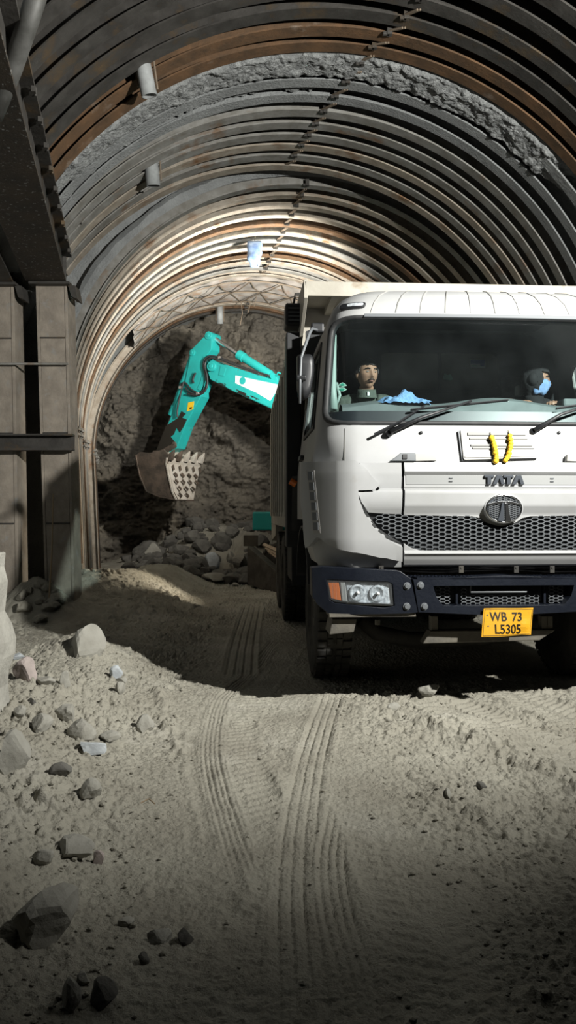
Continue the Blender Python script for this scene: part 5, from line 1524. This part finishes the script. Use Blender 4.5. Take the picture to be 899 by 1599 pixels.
# marigold garland: two strands draped through the vent slots
for k, strand in enumerate([[(764, 687), (767, 696), (769, 706), (771, 715), (770, 722)], [(792, 684), (793.5, 696), (792, 706), (789, 715), (785, 721)]]):
    q = [cab(*pz(*s_), .050) for s_ in strand]
    r_, org = on_truck('marigold_garland', ['left of two short yellow marigold strands hung on the vent', 'right of two short yellow marigold strands hung on the vent'][k], 'garland', q[0], 'marigold strands on the truck vent')
    tl(MB().tube(q, .004, 5), 'string', M['thread'], r_, org)
    b = MB(); rg = random.Random(k)
    ico = bmesh.new(); bmesh.ops.create_icosphere(ico, subdivisions=2, radius=1); iv2 = [v.co.copy() for v in ico.verts]; jf2 = [tuple(v.index for v in f.verts) for f in ico.faces]; ico.free()
    pts = []
    for i in range(9):
        t = i / 8 * (len(q) - 1); j = min(int(t), len(q) - 2); pts.append(q[j].lerp(q[j + 1], t - j))
    for i, p in enumerate(pts):
        fl = MB(); r = .0165 + rg.uniform(-.002, .003); o_ = rg.random() * 9
        fl.add([p + v * r * (1 + .28 * mnoise.noise(v * 4 + Vector((o_, o_, o_)))) for v in iv2], jf2)
        tl(fl, 'flower', M['marigold'], r_, org, smooth=True)
    q2 = [q[0] + Vector((0, .0, .0)), q[0] + Vector((-.005, .02, .035))]
    tl(MB().tube(q2, .004, 5), 'string', M['thread'], r_, org)
# blue towel on the dashboard
tw = [Lp(a, 632, .42) for a in (590, 668)]
cxw, wdt = (tw[0][0] + tw[1][0]) / 2, tw[1][0] - tw[0][0]
r_, org = on_truck('towel', 'crumpled blue towel lying on the dashboard', 'towel', (cxw, .42, 2.06))
V = np.zeros((26, 60, 3))
for i in range(26):
    for j in range(60):
        u_, v_ = j / 59 - .5, i / 25 - .5
        e = (1 - (2 * abs(u_)) ** 3) * (1 - (2 * abs(v_)) ** 2.5)
        x = cxw + u_ * wdt * (1 + .12 * math.sin(v_ * 7)); y = .40 + v_ * .17 + .02 * math.sin(u_ * 9)
        z = 2.055 + .075 * e * (1 + .25 * math.sin(u_ * 11 + 1)) + .028 * float(pn(x * 14, y * 22, 3.)) * (e + .2) + .012 * float(pn(x * 40, y * 30, 5.))
        V[i, j] = (x, y, z)
V2 = V - np.array(org)
np_mesh('cloth', V2.reshape(-1, 3), gridq(26, 60), M['towel'], r_)
# ------------------------------------------------------------------ people in the cab
def eval_mesh(o):
    bpy.context.view_layer.update()
    return bpy.data.meshes.new_from_object(o.evaluated_get(bpy.context.evaluated_depsgraph_get()))
def kill(o):
    me = o.data; bpy.data.objects.remove(o)
    if me.users == 0: bpy.data.meshes.remove(me)
def ellipsoid(b, c, r, n=20):
    c = Vector(c); rings = []
    for i in range(1, n):
        t = PI * i / n
        rings.append([c + Vector((r[0] * math.sin(t) * math.cos(2 * PI * k / n), r[1] * math.sin(t) * math.sin(2 * PI * k / n), r[2] * math.cos(t))) for k in range(n)])
    return b.loft(rings)
def head_pts(H, Rm, seg=64):
    """sculpted head: faces -y before rotation Rm, middle at H"""
    g = lambda x, z, cx, cz, sx, sz: math.exp(-((x - cx) / sx) ** 2 - ((z - cz) / sz) ** 2)
    rows = []
    for i in range(1, seg):
        t = PI * i / seg; row = []
        for k in range(seg):
            a = 2 * PI * k / seg
            d = Vector((math.sin(t) * math.sin(a), -math.sin(t) * math.cos(a), math.cos(t)))
            p = Vector((d.x * .076, d.y * .096, d.z * .118))
            if p.z < 0:
                s = min(1, -p.z / .118); p.x *= 1 - .30 * s * s; p.y *= 1 - .10 * s
                if d.y > 0: p.y *= 1 - .25 * s
            if d.y < 0:
                f = 0
                f += .030 * g(p.x, p.z, 0, -.024, .013, .014) + .016 * g(p.x, p.z, 0, .002, .010, .026)
                f += .006 * g(p.x, p.z, .018, -.030, .009, .008) + .006 * g(p.x, p.z, -.018, -.030, .009, .008)
                f -= .011 * (g(p.x, p.z, .032, .010, .018, .012) + g(p.x, p.z, -.032, .010, .018, .012))
                f += .005 * (g(p.x, p.z, .030, .030, .026, .008) + g(p.x, p.z, -.030, .030, .026, .008))
                f += .006 * g(p.x, p.z, 0, -.056, .022, .006) + .006 * g(p.x, p.z, 0, -.068, .019, .006) - .003 * g(p.x, p.z, 0, -.062, .024, .003)
                f += .010 * g(p.x, p.z, 0, -.095, .024, .016) + .004 * (g(p.x, p.z, .045, -.015, .02, .02) + g(p.x, p.z, -.045, -.015, .02, .02))
                p.y -= f
            row.append(H + Rm @ p)
        rows.append(row)
    return rows
def person(label, seat, head, yaw, pitch, top_m, hands, hair, extras):
    org = Vector(seat)
    root, _ = on_truck('person', label, 'person', seat)
    Rm = Matrix.Rotation(yaw, 3, 'Z') @ Matrix.Rotation(pitch, 3, 'X')
    H = Vector(head)
    b = MB()
    chest = Vector((seat[0], (seat[1] * .45 + H.y * .55) + .03, seat[2] + .40)); hip = Vector(seat) + Vector((0, 0, .02))
    neck = H + Vector((0, .03, -.13)); nb = Vector((chest.x * .6 + H.x * .4, chest.y, min(chest.z + .17, H.z - .20)))
    # torso as stacked ovals
    lev = [(hip + Vector((0, 0, -.10)), .15, .11), (hip, .17, .125), (hip.lerp(chest, .4), .155, .115), (hip.lerp(chest, .75), .175, .125), (chest, .19, .125),
           (chest.lerp(nb, .45), .19, .11), (chest.lerp(nb, .8), .13, .085), (nb, .07, .07)]
    b.loft([[c + Vector((rx * math.cos(2 * PI * k / 28), ry * math.sin(2 * PI * k / 28), 0)) for k in range(28)] for c, rx, ry in lev])
    b.tube([nb - Vector((0, 0, .04)), nb.lerp(neck, .6), neck + Vector((0, 0, .04))], [.062, .055, .055], 20)
    b.loft(head_pts(H, Rm))
    for s in (-1, 1): ellipsoid(b, H + Rm @ Vector((s * .077, .012, -.008)), (.014, .022, .032), 12)
    wrists = []
    for s, hp in zip((-1, 1), hands):
        sh = chest + Vector((s * .185, 0, .075)); hp = Vector(hp)
        mid = (sh + hp) / 2; el = mid + Vector((s * .09, .06, -.13))
        wr = hp + (el - hp).normalized() * .09
        b.tube([chest + Vector((s * .08, 0, .09)), sh, sh.lerp(el, .5), el], [.07, .068, .052, .045], 16)
        b.tube([el, el.lerp(wr, .35), wr], [.046, .042, .029], 16)
        fwd = (hp - wr).normalized(); side = fwd.cross(Vector((0, 0, 1))).normalized(); up = side.cross(fwd)
        pal = wr + fwd * .085
        for c, rr in ((wr + fwd * .045, .030), (pal, .026)):
            for q in (-1, 0, 1): b.tube([wr, c + side * q * .022], [.026, rr * .72], 10)
        for q in range(4):
            o_ = pal + side * (-.033 + .022 * q); L = (.066, .076, .072, .056)[q]
            b.tube([pal - fwd * .02 + side * (-.030 + .020 * q), o_ + fwd * L * .45, o_ + fwd * L * .75 - up * .022, o_ + fwd * L * .72 - up * .045], [.0105, .0095, .009, .0075], 8)
        b.tube([wr + fwd * .03 - side * s * .026, wr + fwd * .065 - side * s * .05 - up * .01, wr + fwd * .10 - side * s * .045 - up * .02], [.013, .011, .009], 8)
        wrists.append((wr, fwd))
        # thigh, shin, foot
        hj = hip + Vector((s * .095, -.02, -.04)); kn = hj + Vector((s * .06, -.40, .06)); an = kn + Vector((0, -.06, -.36))
        an.z = max(an.z, 1.40)
        b.tube([hj, hj.lerp(kn, .5), kn], [.088, .075, .058], 18); b.tube([kn, kn.lerp(an, .4), an], [.057, .055, .038], 18)
        b.tube([an + Vector((0, .03, -.03)), an + Vector((0, -.08, -.04)), an + Vector((0, -.19, -.05))], [.042, .042, .028], 12)
    tmp = MB(); tmp.add([tuple(Vector(v) - org) for v in b.v], b.f)
    o = tmp.build('tmp', M['skin'])
    r = o.modifiers.new('r', 'REMESH'); r.mode = 'VOXEL'; r.voxel_size = .0062; r.use_smooth_shade = True
    sm = o.modifiers.new('s', 'SMOOTH'); sm.factor = .5; sm.iterations = 3
    me = eval_mesh(o); kill(o); me.materials.clear(); me.name = 'body'
    body = link('body', me, M['skin'], root, True)
    # garments follow the body: faces of a zone, pushed outwards
    def garment(name, test, off, m, noise=0.):
        bm = bmesh.new(); bm.from_mesh(me); bm.normal_update()
        bmesh.ops.delete(bm, geom=[f for f in bm.faces if not test(f.calc_center_median() + org)], context='FACES')
        for v in bm.verts:
            q = v.co.copy(); v.co += v.normal * (off + noise * (mnoise.noise(q * 14) + .5 * mnoise.noise(q * 33)))
        g = bpy.data.meshes.new(name); bm.to_mesh(g); bm.free()
        for pg in g.polygons: pg.use_smooth = True
        q = link(name, g, m, root); s_ = q.modifiers.new('t', 'SOLIDIFY'); s_.thickness = .006; s_.offset = -1
        return q
    zcol = neck.z - .012
    def is_hand(p): return any((p - w).dot(f) > -.005 and (p - w).length < .24 for w, f in wrists)
    torso = lambda p: p.z < zcol and p.z > hip.z - .05 and not is_hand(p) and not (p.y < hip.y - .14 and p.z < hip.z + .12 and abs(p.x - hip.x) < .22)
    garment('jacket', torso, .016, top_m, .008)
    garment('trousers', lambda p: p.z <= hip.z + .13 and not is_hand(p) and p.z > 1.40 and not torso(p), .010, M['trousers'])
    # raised collar
    cb = MB(); rr = []
    for zq, rad in ((-.035, .080), (.0, .074), (.028, .070), (.026, .064), (-.03, .066)):
        rr.append([Vector((neck.x, neck.y - .005, zcol + zq)) + Vector((rad * math.cos(2 * PI * k / 28), rad * 1.05 * math.sin(2 * PI * k / 28), -.012 * -math.sin(2 * PI * k / 28))) - org for k in range(28)])
    cb.loft(rr, True, False).build('collar', top_m, root, smooth=True)
    # hair
    def hairtest(p):
        q = Rm.transposed() @ (p - H)
        if q.z < -.06 or q.length > .16: return False
        if q.y > .02: return q.z > -.06
        if q.y > -.03 and abs(q.x) > .05: return q.z > .0
        return q.z > .058 + .10 * max(0, abs(q.x) - .03) - .0 * q.x
    if hair == 'hair': garment('hair', hairtest, .008, M['hair'], .008)
    else:
        def hood(p):
            q = Rm.transposed() @ (p - H)
            return q.length < .17 and q.z > -.125 and not (q.y < -.035 and q.z < .055 and abs(q.x) < .062)
        garment('hood', hood, .022, M['darkcloth'], .010)
    for s in (-1, 1):
        ec_ = H + Rm @ Vector((s * .031, -.083, .010))
        e = ellipsoid(MB(), ec_ - org, (.0105, .0085, .0055), 12).build('eye', M['eye'], root, smooth=True)
        ellipsoid(MB(), ec_ - org + Rm @ Vector((0, -.0076, 0)), (.0046, .0020, .0046), 10).build('iris', M['iris'], e, smooth=True)
        MB().tube([H + Rm @ Vector((s * .014, -.0965, .031)) - org, H + Rm @ Vector((s * .032, -.094, .036)) - org, H + Rm @ Vector((s * .050, -.078, .030)) - org], [.004, .005, .003], 6).build('eyebrow', M['hair'], root, smooth=True)
    MB().tube([H + Rm @ Vector((-.022, -.089, -.062)) - org, H + Rm @ Vector((0, -.1005, -.060)) - org, H + Rm @ Vector((.022, -.089, -.062)) - org], [.003, .006, .003], 8).build('lips', M['lips'], root, smooth=True)
    for fn in extras: fn(root, org, H, Rm, neck)
    return root
def moustache(root, org, H, Rm, neck):
    MB().tube([H + Rm @ Vector((-.027, -.088, -.054)) - org, H + Rm @ Vector((-.010, -.101, -.047)) - org, H + Rm @ Vector((.010, -.101, -.047)) - org, H + Rm @ Vector((.027, -.088, -.054)) - org], [.003, .0055, .0055, .003], 8).build('moustache', M['hair'], root, smooth=True)
def zipper(root, org, H, Rm, neck):
    c = Vector((neck.x, neck.y - .088, neck.z - .03)) - org
    MB().box(c, (.016, .012, .03)).build('zip_pull', M['sticker'], root, bevel=.003)
hd = Lp(573, 584, .95)
person('driver with moustache in olive jacket behind the steering wheel', (-.70, 1.20, 1.66), (hd[0], .95, hd[1]), R_(14), R_(4), M['jacket'],
       [(-.90, .83, 2.0), (-.49, .83, 2.0)], 'hair', [moustache, zipper])
hp_ = Lp(836, 594, 1.0)
def blue_mask(root, org, H, Rm, neck):
    rr = []
    for zq, rx, ry in ((-.115, .052, .075), (-.09, .070, .096), (-.05, .078, .112), (-.02, .080, .120), (.004, .079, .110), (.0, .072, .10), (-.10, .05, .07)):
        rr.append([H + Rm @ Vector((rx * math.cos(a), -ry * abs(math.sin(a)) * (1 if True else 1), zq + .006 * math.sin(6 * a))) - org for a in np.linspace(0, PI, 22)])
    MB().loft(rr, False, False).build('face_cloth', M['bluecloth'], root, smooth=True).modifiers.new('t', 'SOLIDIFY').thickness = .006
person('hooded passenger in dark clothes with pale blue cloth across the face', (.56, 1.22, 1.66), (hp_[0], 1.0, hp_[1]), R_(66), R_(8), M['darkcloth'],
       [(.42, .72, 2.12), (.66, .78, 2.125)], 'hood', [blue_mask])
# ------------------------------------------------------------------ excavator
PHI = R_(-30)
EH = Vector((math.cos(PHI), math.sin(PHI), 0)); EW = Vector((-EH.y, EH.x, 0))      # along the boom, across (away from the viewer)
EO = W(337, 575, 16.0)
def ep(cx, cy):
    """enlarged-detail pixel -> (a, z) in the boom plane"""
    px, py = 230 + cx / 3.909, 500 + cy / 3.909
    dx = (px - CX) / F
    k = (EO.x * EH.y - EO.y * EH.x) / (dx * EH.y - EH.x)
    P = Vector((dx * k, k, CAMZ + (HY - py) / F * k))
    return ((P - EO).dot(EH), P.z)
def EP(*pts): return [ep(*q) for q in pts]
def e3(a, z, d): return Vector((EO.x, EO.y, 0)) + EH * a + EW * d + Vector((0, 0, z))
foot = e3(3.55, 1.75, 0)
exc = empty('excavator', (foot.x, foot.y, 0))
tag(exc, 'teal excavator with raised bucket behind the tipper truck', 'excavator')
def epr(name, poly, d0, d1, m, parent=exc, bevel=.012, **k):
    return MB().prism(poly, e3, d0, d1).build(name, m, parent, world=True, bevel=bevel, **k)
ec3 = lambda cx, cy, d: e3(*ep(cx, cy), d)
T = .15       # half thickness of the stick
stick = epr('stick', EP((372, 105), (385, 90), (400, 83), (414, 93), (418, 110), (416, 185), (396, 212), (378, 232), (370, 275), (384, 345), (366, 398), (350, 440), (352, 470), (255, 650), (205, 785), (150, 815), (100, 800), (150, 640), (215, 480), (250, 400), (283, 240), (285, 195)), -T, T, M['teal'])
epr('mud_splash', EP((215, 600), (235, 560), (262, 575), (240, 600), (268, 610), (248, 655), (225, 690), (205, 660), (190, 700), (170, 715), (195, 745), (172, 770), (115, 800), (82, 800), (140, 650)), -T - .008, -T, M['ink'], stick, bevel=.002)
epr('stick_rib', EP((392, 230), (376, 270), (390, 345), (372, 400), (352, 440), (330, 425), (352, 380), (362, 330), (352, 270), (368, 225)), -T - .012, -T, M['teal'], stick, bevel=.004)
def pin(cx, cy, r, d, m, parent, name='pivot_pin'):
    c = ec3(cx, cy, 0)
    return MB().lathe([(r, -d), (r * .96, -d - .01), (r * .45, -d - .012), (r * .4, -d - .03), (.01, -d - .03)], c, EW, 20).lathe([(r, d), (r, -d)], c, EW, 20).build(name, m, parent, world=True, bevel=.004)
pin(400, 102, .085, T + .02, M['teal'], stick); pin(302, 205, .07, T + .015, M['teal'], stick)
pin(430, 292, .105, T + .09, M['teal'], stick, 'boom_pin'); pin(192, 762, .06, T + .02, M['bucket'], stick)
epr('warning_label', EP((276, 508), (312, 500), (306, 548), (268, 562)), -T - .006, -T - .001, M['decal_yellow'], stick, bevel=0)
epr('label_mark', EP((285, 538), (300, 534), (298, 545), (284, 550)), -T - .009, -T - .005, M['ink'], stick, bevel=0)
# bucket cylinder on the stick
def ecyl(name, p, q, r, m, parent, dd=0., n=20):
    a, b_ = ec3(*p, dd), ec3(*q, dd)
    return MB().cyl(a, b_, r, n).build(name, m, parent, world=True, bevel=.006, smooth=False)
cyl = ecyl('bucket_cylinder', (296, 205), (176, 545), .105, M['teal'], stick, -.02)
ecyl('cylinder_head', (182, 528), (160, 585), .122, M['teal'], cyl, -.02)
ecyl('cylinder_collar', (236, 378), (228, 400), .118, M['teal'], cyl, -.02)
ecyl('piston_rod', (170, 560), (75, 818), .058, M['rod'], cyl, -.02)
for d in (-T - .05, T + .02):
    epr('bucket_link', EP((60, 825), (72, 800), (110, 800), (205, 750), (212, 778), (120, 835), (75, 845)), d, d + .03, M['bucket'], stick, bevel=.004)
# bucket
BW = .60
side_poly = EP((42, 832), (62, 815), (120, 822), (205, 800), (238, 838), (226, 885), (240, 955), (262, 1050), (286, 1096), (180, 1075), (105, 1045), (68, 960))
bk = epr('bucket', side_poly, -BW + .02, -BW + .06, M['bucket'], exc, bevel=.006)
epr('bucket_side', EP((42, 832), (62, 815), (120, 822), (205, 800), (238, 838), (226, 885), (120, 930), (60, 900)), BW - .05, BW - .02, M['bucket'], bk, bevel=.006)
def strip(name, pts, m, th=.03, parent=bk, w0=-BW, w1=BW, w1s=None):
    P = [Vector((*q, 0)) for q in EP(*pts)]; b = MB(); rr = []
    for i, p in enumerate(P):
        t = (P[min(i + 1, len(P) - 1)] - P[max(0, i - 1)]).normalized(); nrm = Vector((t.y, -t.x, 0))
        q = p + nrm * th
        w_ = w1s[i] if w1s else w1
        rr.append([e3(p.x, p.y, w0), e3(p.x, p.y, w_), e3(q.x, q.y, w_), e3(q.x, q.y, w0)])
    return b.loft(rr).build(name, m, parent, world=True, bevel=.004)
strip('bucket_shell', [(42, 832), (55, 905), (68, 960), (105, 1045), (180, 1075), (286, 1096)], M['bucket'], w1s=[BW, BW, .5, .3, .1, 0.])
fl = strip('wear_plate', [(286, 1097), (262, 1050), (240, 955), (226, 885), (230, 850)], M['bucket_plate'], -.035, w1s=[-.02, .16, .40, .58, .62])
P2 = EP((286, 1097), (226, 885))
pa, pb_ = Vector(P2[0]), Vector(P2[1])
for r in range(5):
    for c in range(5):
        t = .12 + .19 * r; w = -BW + .14 + .23 * c + (.04 if r % 2 else 0)
        if w > -.12 + .16 * r + .04: continue
        p = pa.lerp(pb_, t); dd = (pb_ - pa).normalized()
        b = MB(); out = Vector((dd.y, -dd.x))
        pts = [(w - .05, .03), (w + .01, -.035), (w - .02, -.06)] if r < 4 else [(w, .05), (w, 0.), (w, -.05)]
        for (wa, ta), (wb_, tb) in zip(pts[:-1], pts[1:]):
            A_, B_ = p + dd * ta, p + dd * tb
            rings = []
            for ww, Q in ((wa, A_), (wb_, B_)):
                rings.append([e3(Q.x + out.x * h_ + dd.x * g_, Q.y + out.y * h_ + dd.y * g_, ww + k_) for h_, g_, k_ in ((.025, -.012, -.012), (.025, .012, .012), (.060, .012, .012), (.060, -.012, -.012))])
            b.loft(rings)
        b.build('wear_bar', M['bucket'], fl, world=True)
for k in range(5):
    w = -BW + .08 + k * (2 * BW - .16) / 4
    p = Vector(ep(230, 862)); q = Vector(ep(248, 800)); ln = Vector((q.x - p.x, q.y - p.y)); nr = Vector((-ln.y, ln.x)).normalized() * .05
    rr = []
    for t, s in ((0, 1.), (.45, .95), (1., .18)):
        c = p + ln * t + Vector((.05 * t * t, 0))
        rr.append([e3(c.x + nr.x * s * a_, c.y + nr.y * s * a_, w + .055 * s * b__) for a_, b__ in ((-1, -1), (1, -1), (1, 1), (-1, 1))])
    MB().loft(rr).build('tooth', M['bucket_plate'] if k > 1 else M['bucket'], bk, world=True, bevel=.004)  # right-hand teeth coloured pale as lit, the others dark as shaded
mudp = MB(); rg = random.Random(5)
nmu, V = 22, []
for i in range(nmu):
    row = []
    for j in range(nmu):
        u_, v_ = i / (nmu - 1), j / (nmu - 1)
        a_, z_ = ep(80 + 140 * u_, 835 + 10 * u_)
        e = math.sin(PI * u_) ** .6 * math.sin(PI * v_) ** .5
        row.append(e3(a_, z_ - .04 + .16 * e + .06 * mnoise.noise(Vector((u_ * 7, v_ * 9, 1))) * (e > .1), -BW + .05 + (2 * BW - .1) * v_))
    V.append(row)
mudp.loft(V, False, False).build('mud_load', M['mud'], bk, world=True)
# boom
boom_poly = EP((396, 300), (405, 262), (428, 250), (452, 262), (475, 278), (520, 282), (620, 315), (700, 340), (840, 385), (1100, 520), (1500, 820), (1500, 1010), (1330, 900), (1060, 700), (840, 570), (770, 540), (560, 445), (420, 372), (408, 350))
BT = .19
boom = epr('boom', boom_poly, -BT, BT, M['teal'])
epr('boom_edge', EP((412, 345), (425, 355), (600, 440), (780, 515), (840, 540), (840, 556), (770, 534), (580, 450), (418, 368)), -BT - .012, -BT, M['teal_mud'], boom, bevel=.002)
epr('maker_panel_glare', EP((570, 345), (690, 372), (830, 402), (826, 430), (780, 500), (700, 452), (568, 392)), -BT - .006, -BT - .001, M['decal_white_glare'], boom, bevel=0)  # white label, its lettering lost in overexposed glare painted as plain white
rc = ep(613, 378); rg_o = [(rc[0] + .075 * math.cos(2 * PI * k / 24), rc[1] + .075 * math.sin(2 * PI * k / 24)) for k in range(24)]
epr('maker_roundel', rg_o, -BT - .010, -BT - .005, M['teal'], boom, bevel=0)
epr('boom_gusset', EP((480, 285), (515, 300), (500, 350), (470, 345)), -BT - .015, -BT - .001, M['teal'], boom, bevel=.003)
# arm cylinder along the top of the boom
ac = ecyl('arm_cylinder', (578, 222), (752, 332), .085, M['teal'], boom)
ecyl('cylinder_head', (556, 208), (590, 230), .10, M['teal'], ac); ecyl('cylinder_foot', (740, 325), (780, 350), .07, M['teal'], ac)
ecyl('piston_rod', (402, 104), (565, 214), .042, M['rod'], ac)
epr('cylinder_bracket', EP((755, 345), (770, 325), (800, 335), (812, 375), (790, 385)), -.10, .10, M['teal'], boom)
MB().tube([ec3(800, 345, -.1), ec3(815, 322, -.1), ec3(838, 335, -.1), ec3(836, 372, -.1)], .018, 8).build('cylinder_pipe', M['teal'], ac, world=True, smooth=True)
# hoses
for k, pts in enumerate([[(462, 235), (420, 225), (385, 245), (376, 290), (392, 340), (398, 400), (380, 440), (340, 462), (290, 448), (270, 420)],
                         [(470, 250), (425, 240), (396, 256), (388, 295), (404, 345), (408, 405), (388, 450), (345, 470), (285, 458)],
                         [(345, 455), (300, 430), (268, 385), (245, 395), (232, 430)], [(262, 385), (250, 430), (232, 500), (222, 560), (224, 600)],
                         [(470, 232), (520, 258), (600, 290), (700, 325), (780, 350)], [(480, 246), (530, 268), (620, 302), (720, 338)],
                         [(330, 330), (312, 372), (318, 392)]]):
    P = [ec3(x, y, -T - .06 - .02 * (k % 2)) for x, y in pts]
    # smooth the path
    for _ in range(2):
        Q = [P[0]]
        for a_, b_ in zip(P[:-1], P[1:]): Q += [a_.lerp(b_, .25), a_.lerp(b_, .75)]
        P = Q + [P[-1]]
    MB().tube(P, .020, 8).build('hydraulic_hose', M['hose'], stick if k in (2, 3, 6) else boom, world=True, smooth=True)
for (cx, cy) in ((478, 240), (345, 458), (240, 420)):
    MB().box(ec3(cx, cy, -T - .07), (.07, .06, .06)).build('hose_clamp', M['rod'], boom, world=True, bevel=.008)
# house, cab and crawler tracks (mostly behind the truck)
hz = .95
def hbox(name, a0, a1, d0, d1, z0, z1, m, parent=exc, bevel=.04):
    return MB().prism([(a0, z0), (a1, z0), (a1, z1), (a0, z1)], e3, d0, d1).build(name, m, parent, world=True, bevel=bevel)
A0 = 3.45
hbox('house', A0 - .55, A0 + .95, -.85, .35, hz, 1.95, M['teal'])
hbox('counterweight', A0 + .70, A0 + 1.0, -.85, .85, hz + .05, 1.75, M['teal'])
cbn = hbox('operator_cab', A0 - .75, A0 + .55, .30, .92, hz, 2.65, M['teal'])
hbox('cab_window', A0 - .77, A0 - .74, .36, .86, 1.5, 2.55, M['glass'], cbn, 0)
hbox('turntable', A0 - .5, A0 + .5, -.45, .45, .78, hz, M['track'])
hbox('carbody', A0 - .6, A0 + .6, -.75, .75, .40, .78, M['track'])
for d0 in (-1.05, .60):
    prof_ = []
    L_, r_ = 1.30, .36
    for k in range(13): t = PI / 2 + PI * k / 12; prof_.append((A0 - L_ + r_ * math.cos(t), .38 + r_ * math.sin(t)))
    for k in range(13): t = -PI / 2 + PI * k / 12; prof_.append((A0 + L_ - .15 + r_ * math.cos(t), .38 + r_ * math.sin(t)))
    tk = MB().prism(prof_, e3, d0, d0 + .45).build('crawler_track', M['track'], exc, world=True)
    b = MB()
    for k in range(len(prof_)):
        p, q = Vector(prof_[k]), Vector(prof_[(k + 1) % len(prof_)]); n_ = max(1, int((q - p).length / .14))
        for i in range(n_):
            c = p.lerp(q, i / n_); dd = (q - p).normalized(); o_ = Vector((dd.y, -dd.x))
            rr = [[e3(c.x + o_.x * h_ + dd.x * g_, c.y + o_.y * h_ + dd.y * g_, w_) for h_, g_ in ((0, -.05), (.0, .05), (.035, .02), (.035, -.05))] for w_ in (d0 - .02, d0 + .47)]
            b.loft(rr)
    b.build('track_shoe', M['track'], tk, world=True)
# dozer blade leaning at the front of the crawler and a plank on it
p = W(411, 885, 13.0)
lev = empty('steel_plate', (p.x, p.y, .2)); tag(lev, 'slanting dark steel plate by the truck rear wheel', 'plate')
q = [W(386, 853, 13.6), W(446, 905, 12.6), W(446, 935, 12.6), W(386, 912, 13.6)]
MB().add([x for x in q] + [x + Vector((.1, .25, .0)) for x in q], [(0, 1, 2, 3), (7, 6, 5, 4), (0, 4, 5, 1), (1, 5, 6, 2), (2, 6, 7, 3), (3, 7, 4, 0)]).build('plate_body', M['track'], lev, world=True, bevel=.01)
for k in range(3):
    a_, b_ = W(412 + k * 4, 851 + k * 5, 13.3 - k * .1), W(446, 866 + k * 7, 12.7)
    tag(MB().tube([a_, b_], .04, 4).build('plank', M['plank']), ['upper', 'middle', 'lower'][k] + ' of three lit planks on the slanting steel plate', 'plank', 'planks on the steel plate')
p0, p1 = W(381, 852, 13.9), W(381, 836, 13.9)
tag(MB().box((p0 + p1) / 2 + Vector((.12, 0, 0)), (.26, .1, .2)).build('timber_block', M['chassis'], bevel=.01), 'squared block at the back of the slanting steel plate', 'block')
hbox('side_lamp_housing', -.35 + A0 - 1.6, A0 - 1.35, -.95, -.6, 1.0, 1.35, M['teal'], exc, .03)
# lump falling below the bucket
pf = W(269, 790, 16); 
# ------------------------------------------------------------------ light and camera
def spot(name, loc, tgt, energy, size, blend, color, radius=.12):
    l = bpy.data.lights.new(name, 'SPOT'); l.energy = energy; l.spot_size = R_(size); l.spot_blend = blend; l.color = color; l.shadow_soft_size = radius
    o = bpy.data.objects.new(name, l); COL.objects.link(o); o.location = loc
    o.rotation_euler = (Vector(tgt) - Vector(loc)).to_track_quat('-Z', 'Y').to_euler(); return o
spot('flood_lamp', (3.05, 2.15, 3.6), (-.6, 7.4, 3.0), 2350, 132, 1., (1, .985, .93), .05)
spot('excavator_lamp', (.6, 11.7, 3.95), (-2.4, 14.4, 5.7), 1500, 140, .8, (1, .96, .88), .16)
spot('work_lamp', (.75, 11.75, 1.15), (-2.9, 10.7, 1.1), 430, 60, .6, (1, .88, .70), .05)
w = bpy.data.worlds.new('world'); SC.world = w; w.use_nodes = True
w.node_tree.nodes['Background'].inputs[0].default_value = (.5, .55, .6, 1); w.node_tree.nodes['Background'].inputs[1].default_value = .003

cam = bpy.data.cameras.new('camera'); co = bpy.data.objects.new('camera', cam); COL.objects.link(co)
cam.sensor_fit = 'VERTICAL'; cam.sensor_height = 24; cam.lens = F / 1599 * 24; cam.clip_start = .05; cam.clip_end = 100
co.location = (0, 0, CAMZ); co.rotation_euler = (R_(90) + math.atan((HY - 799.5) / F), 0, 0)
SC.camera = co
SC.view_settings.view_transform = 'Standard'; SC.view_settings.look = 'None'; SC.view_settings.gamma = 1; SC.view_settings.exposure = 0
SC.view_settings.use_curve_mapping = False
SC.cycles.use_denoising = True
SC.cycles.diffuse_bounces = 1
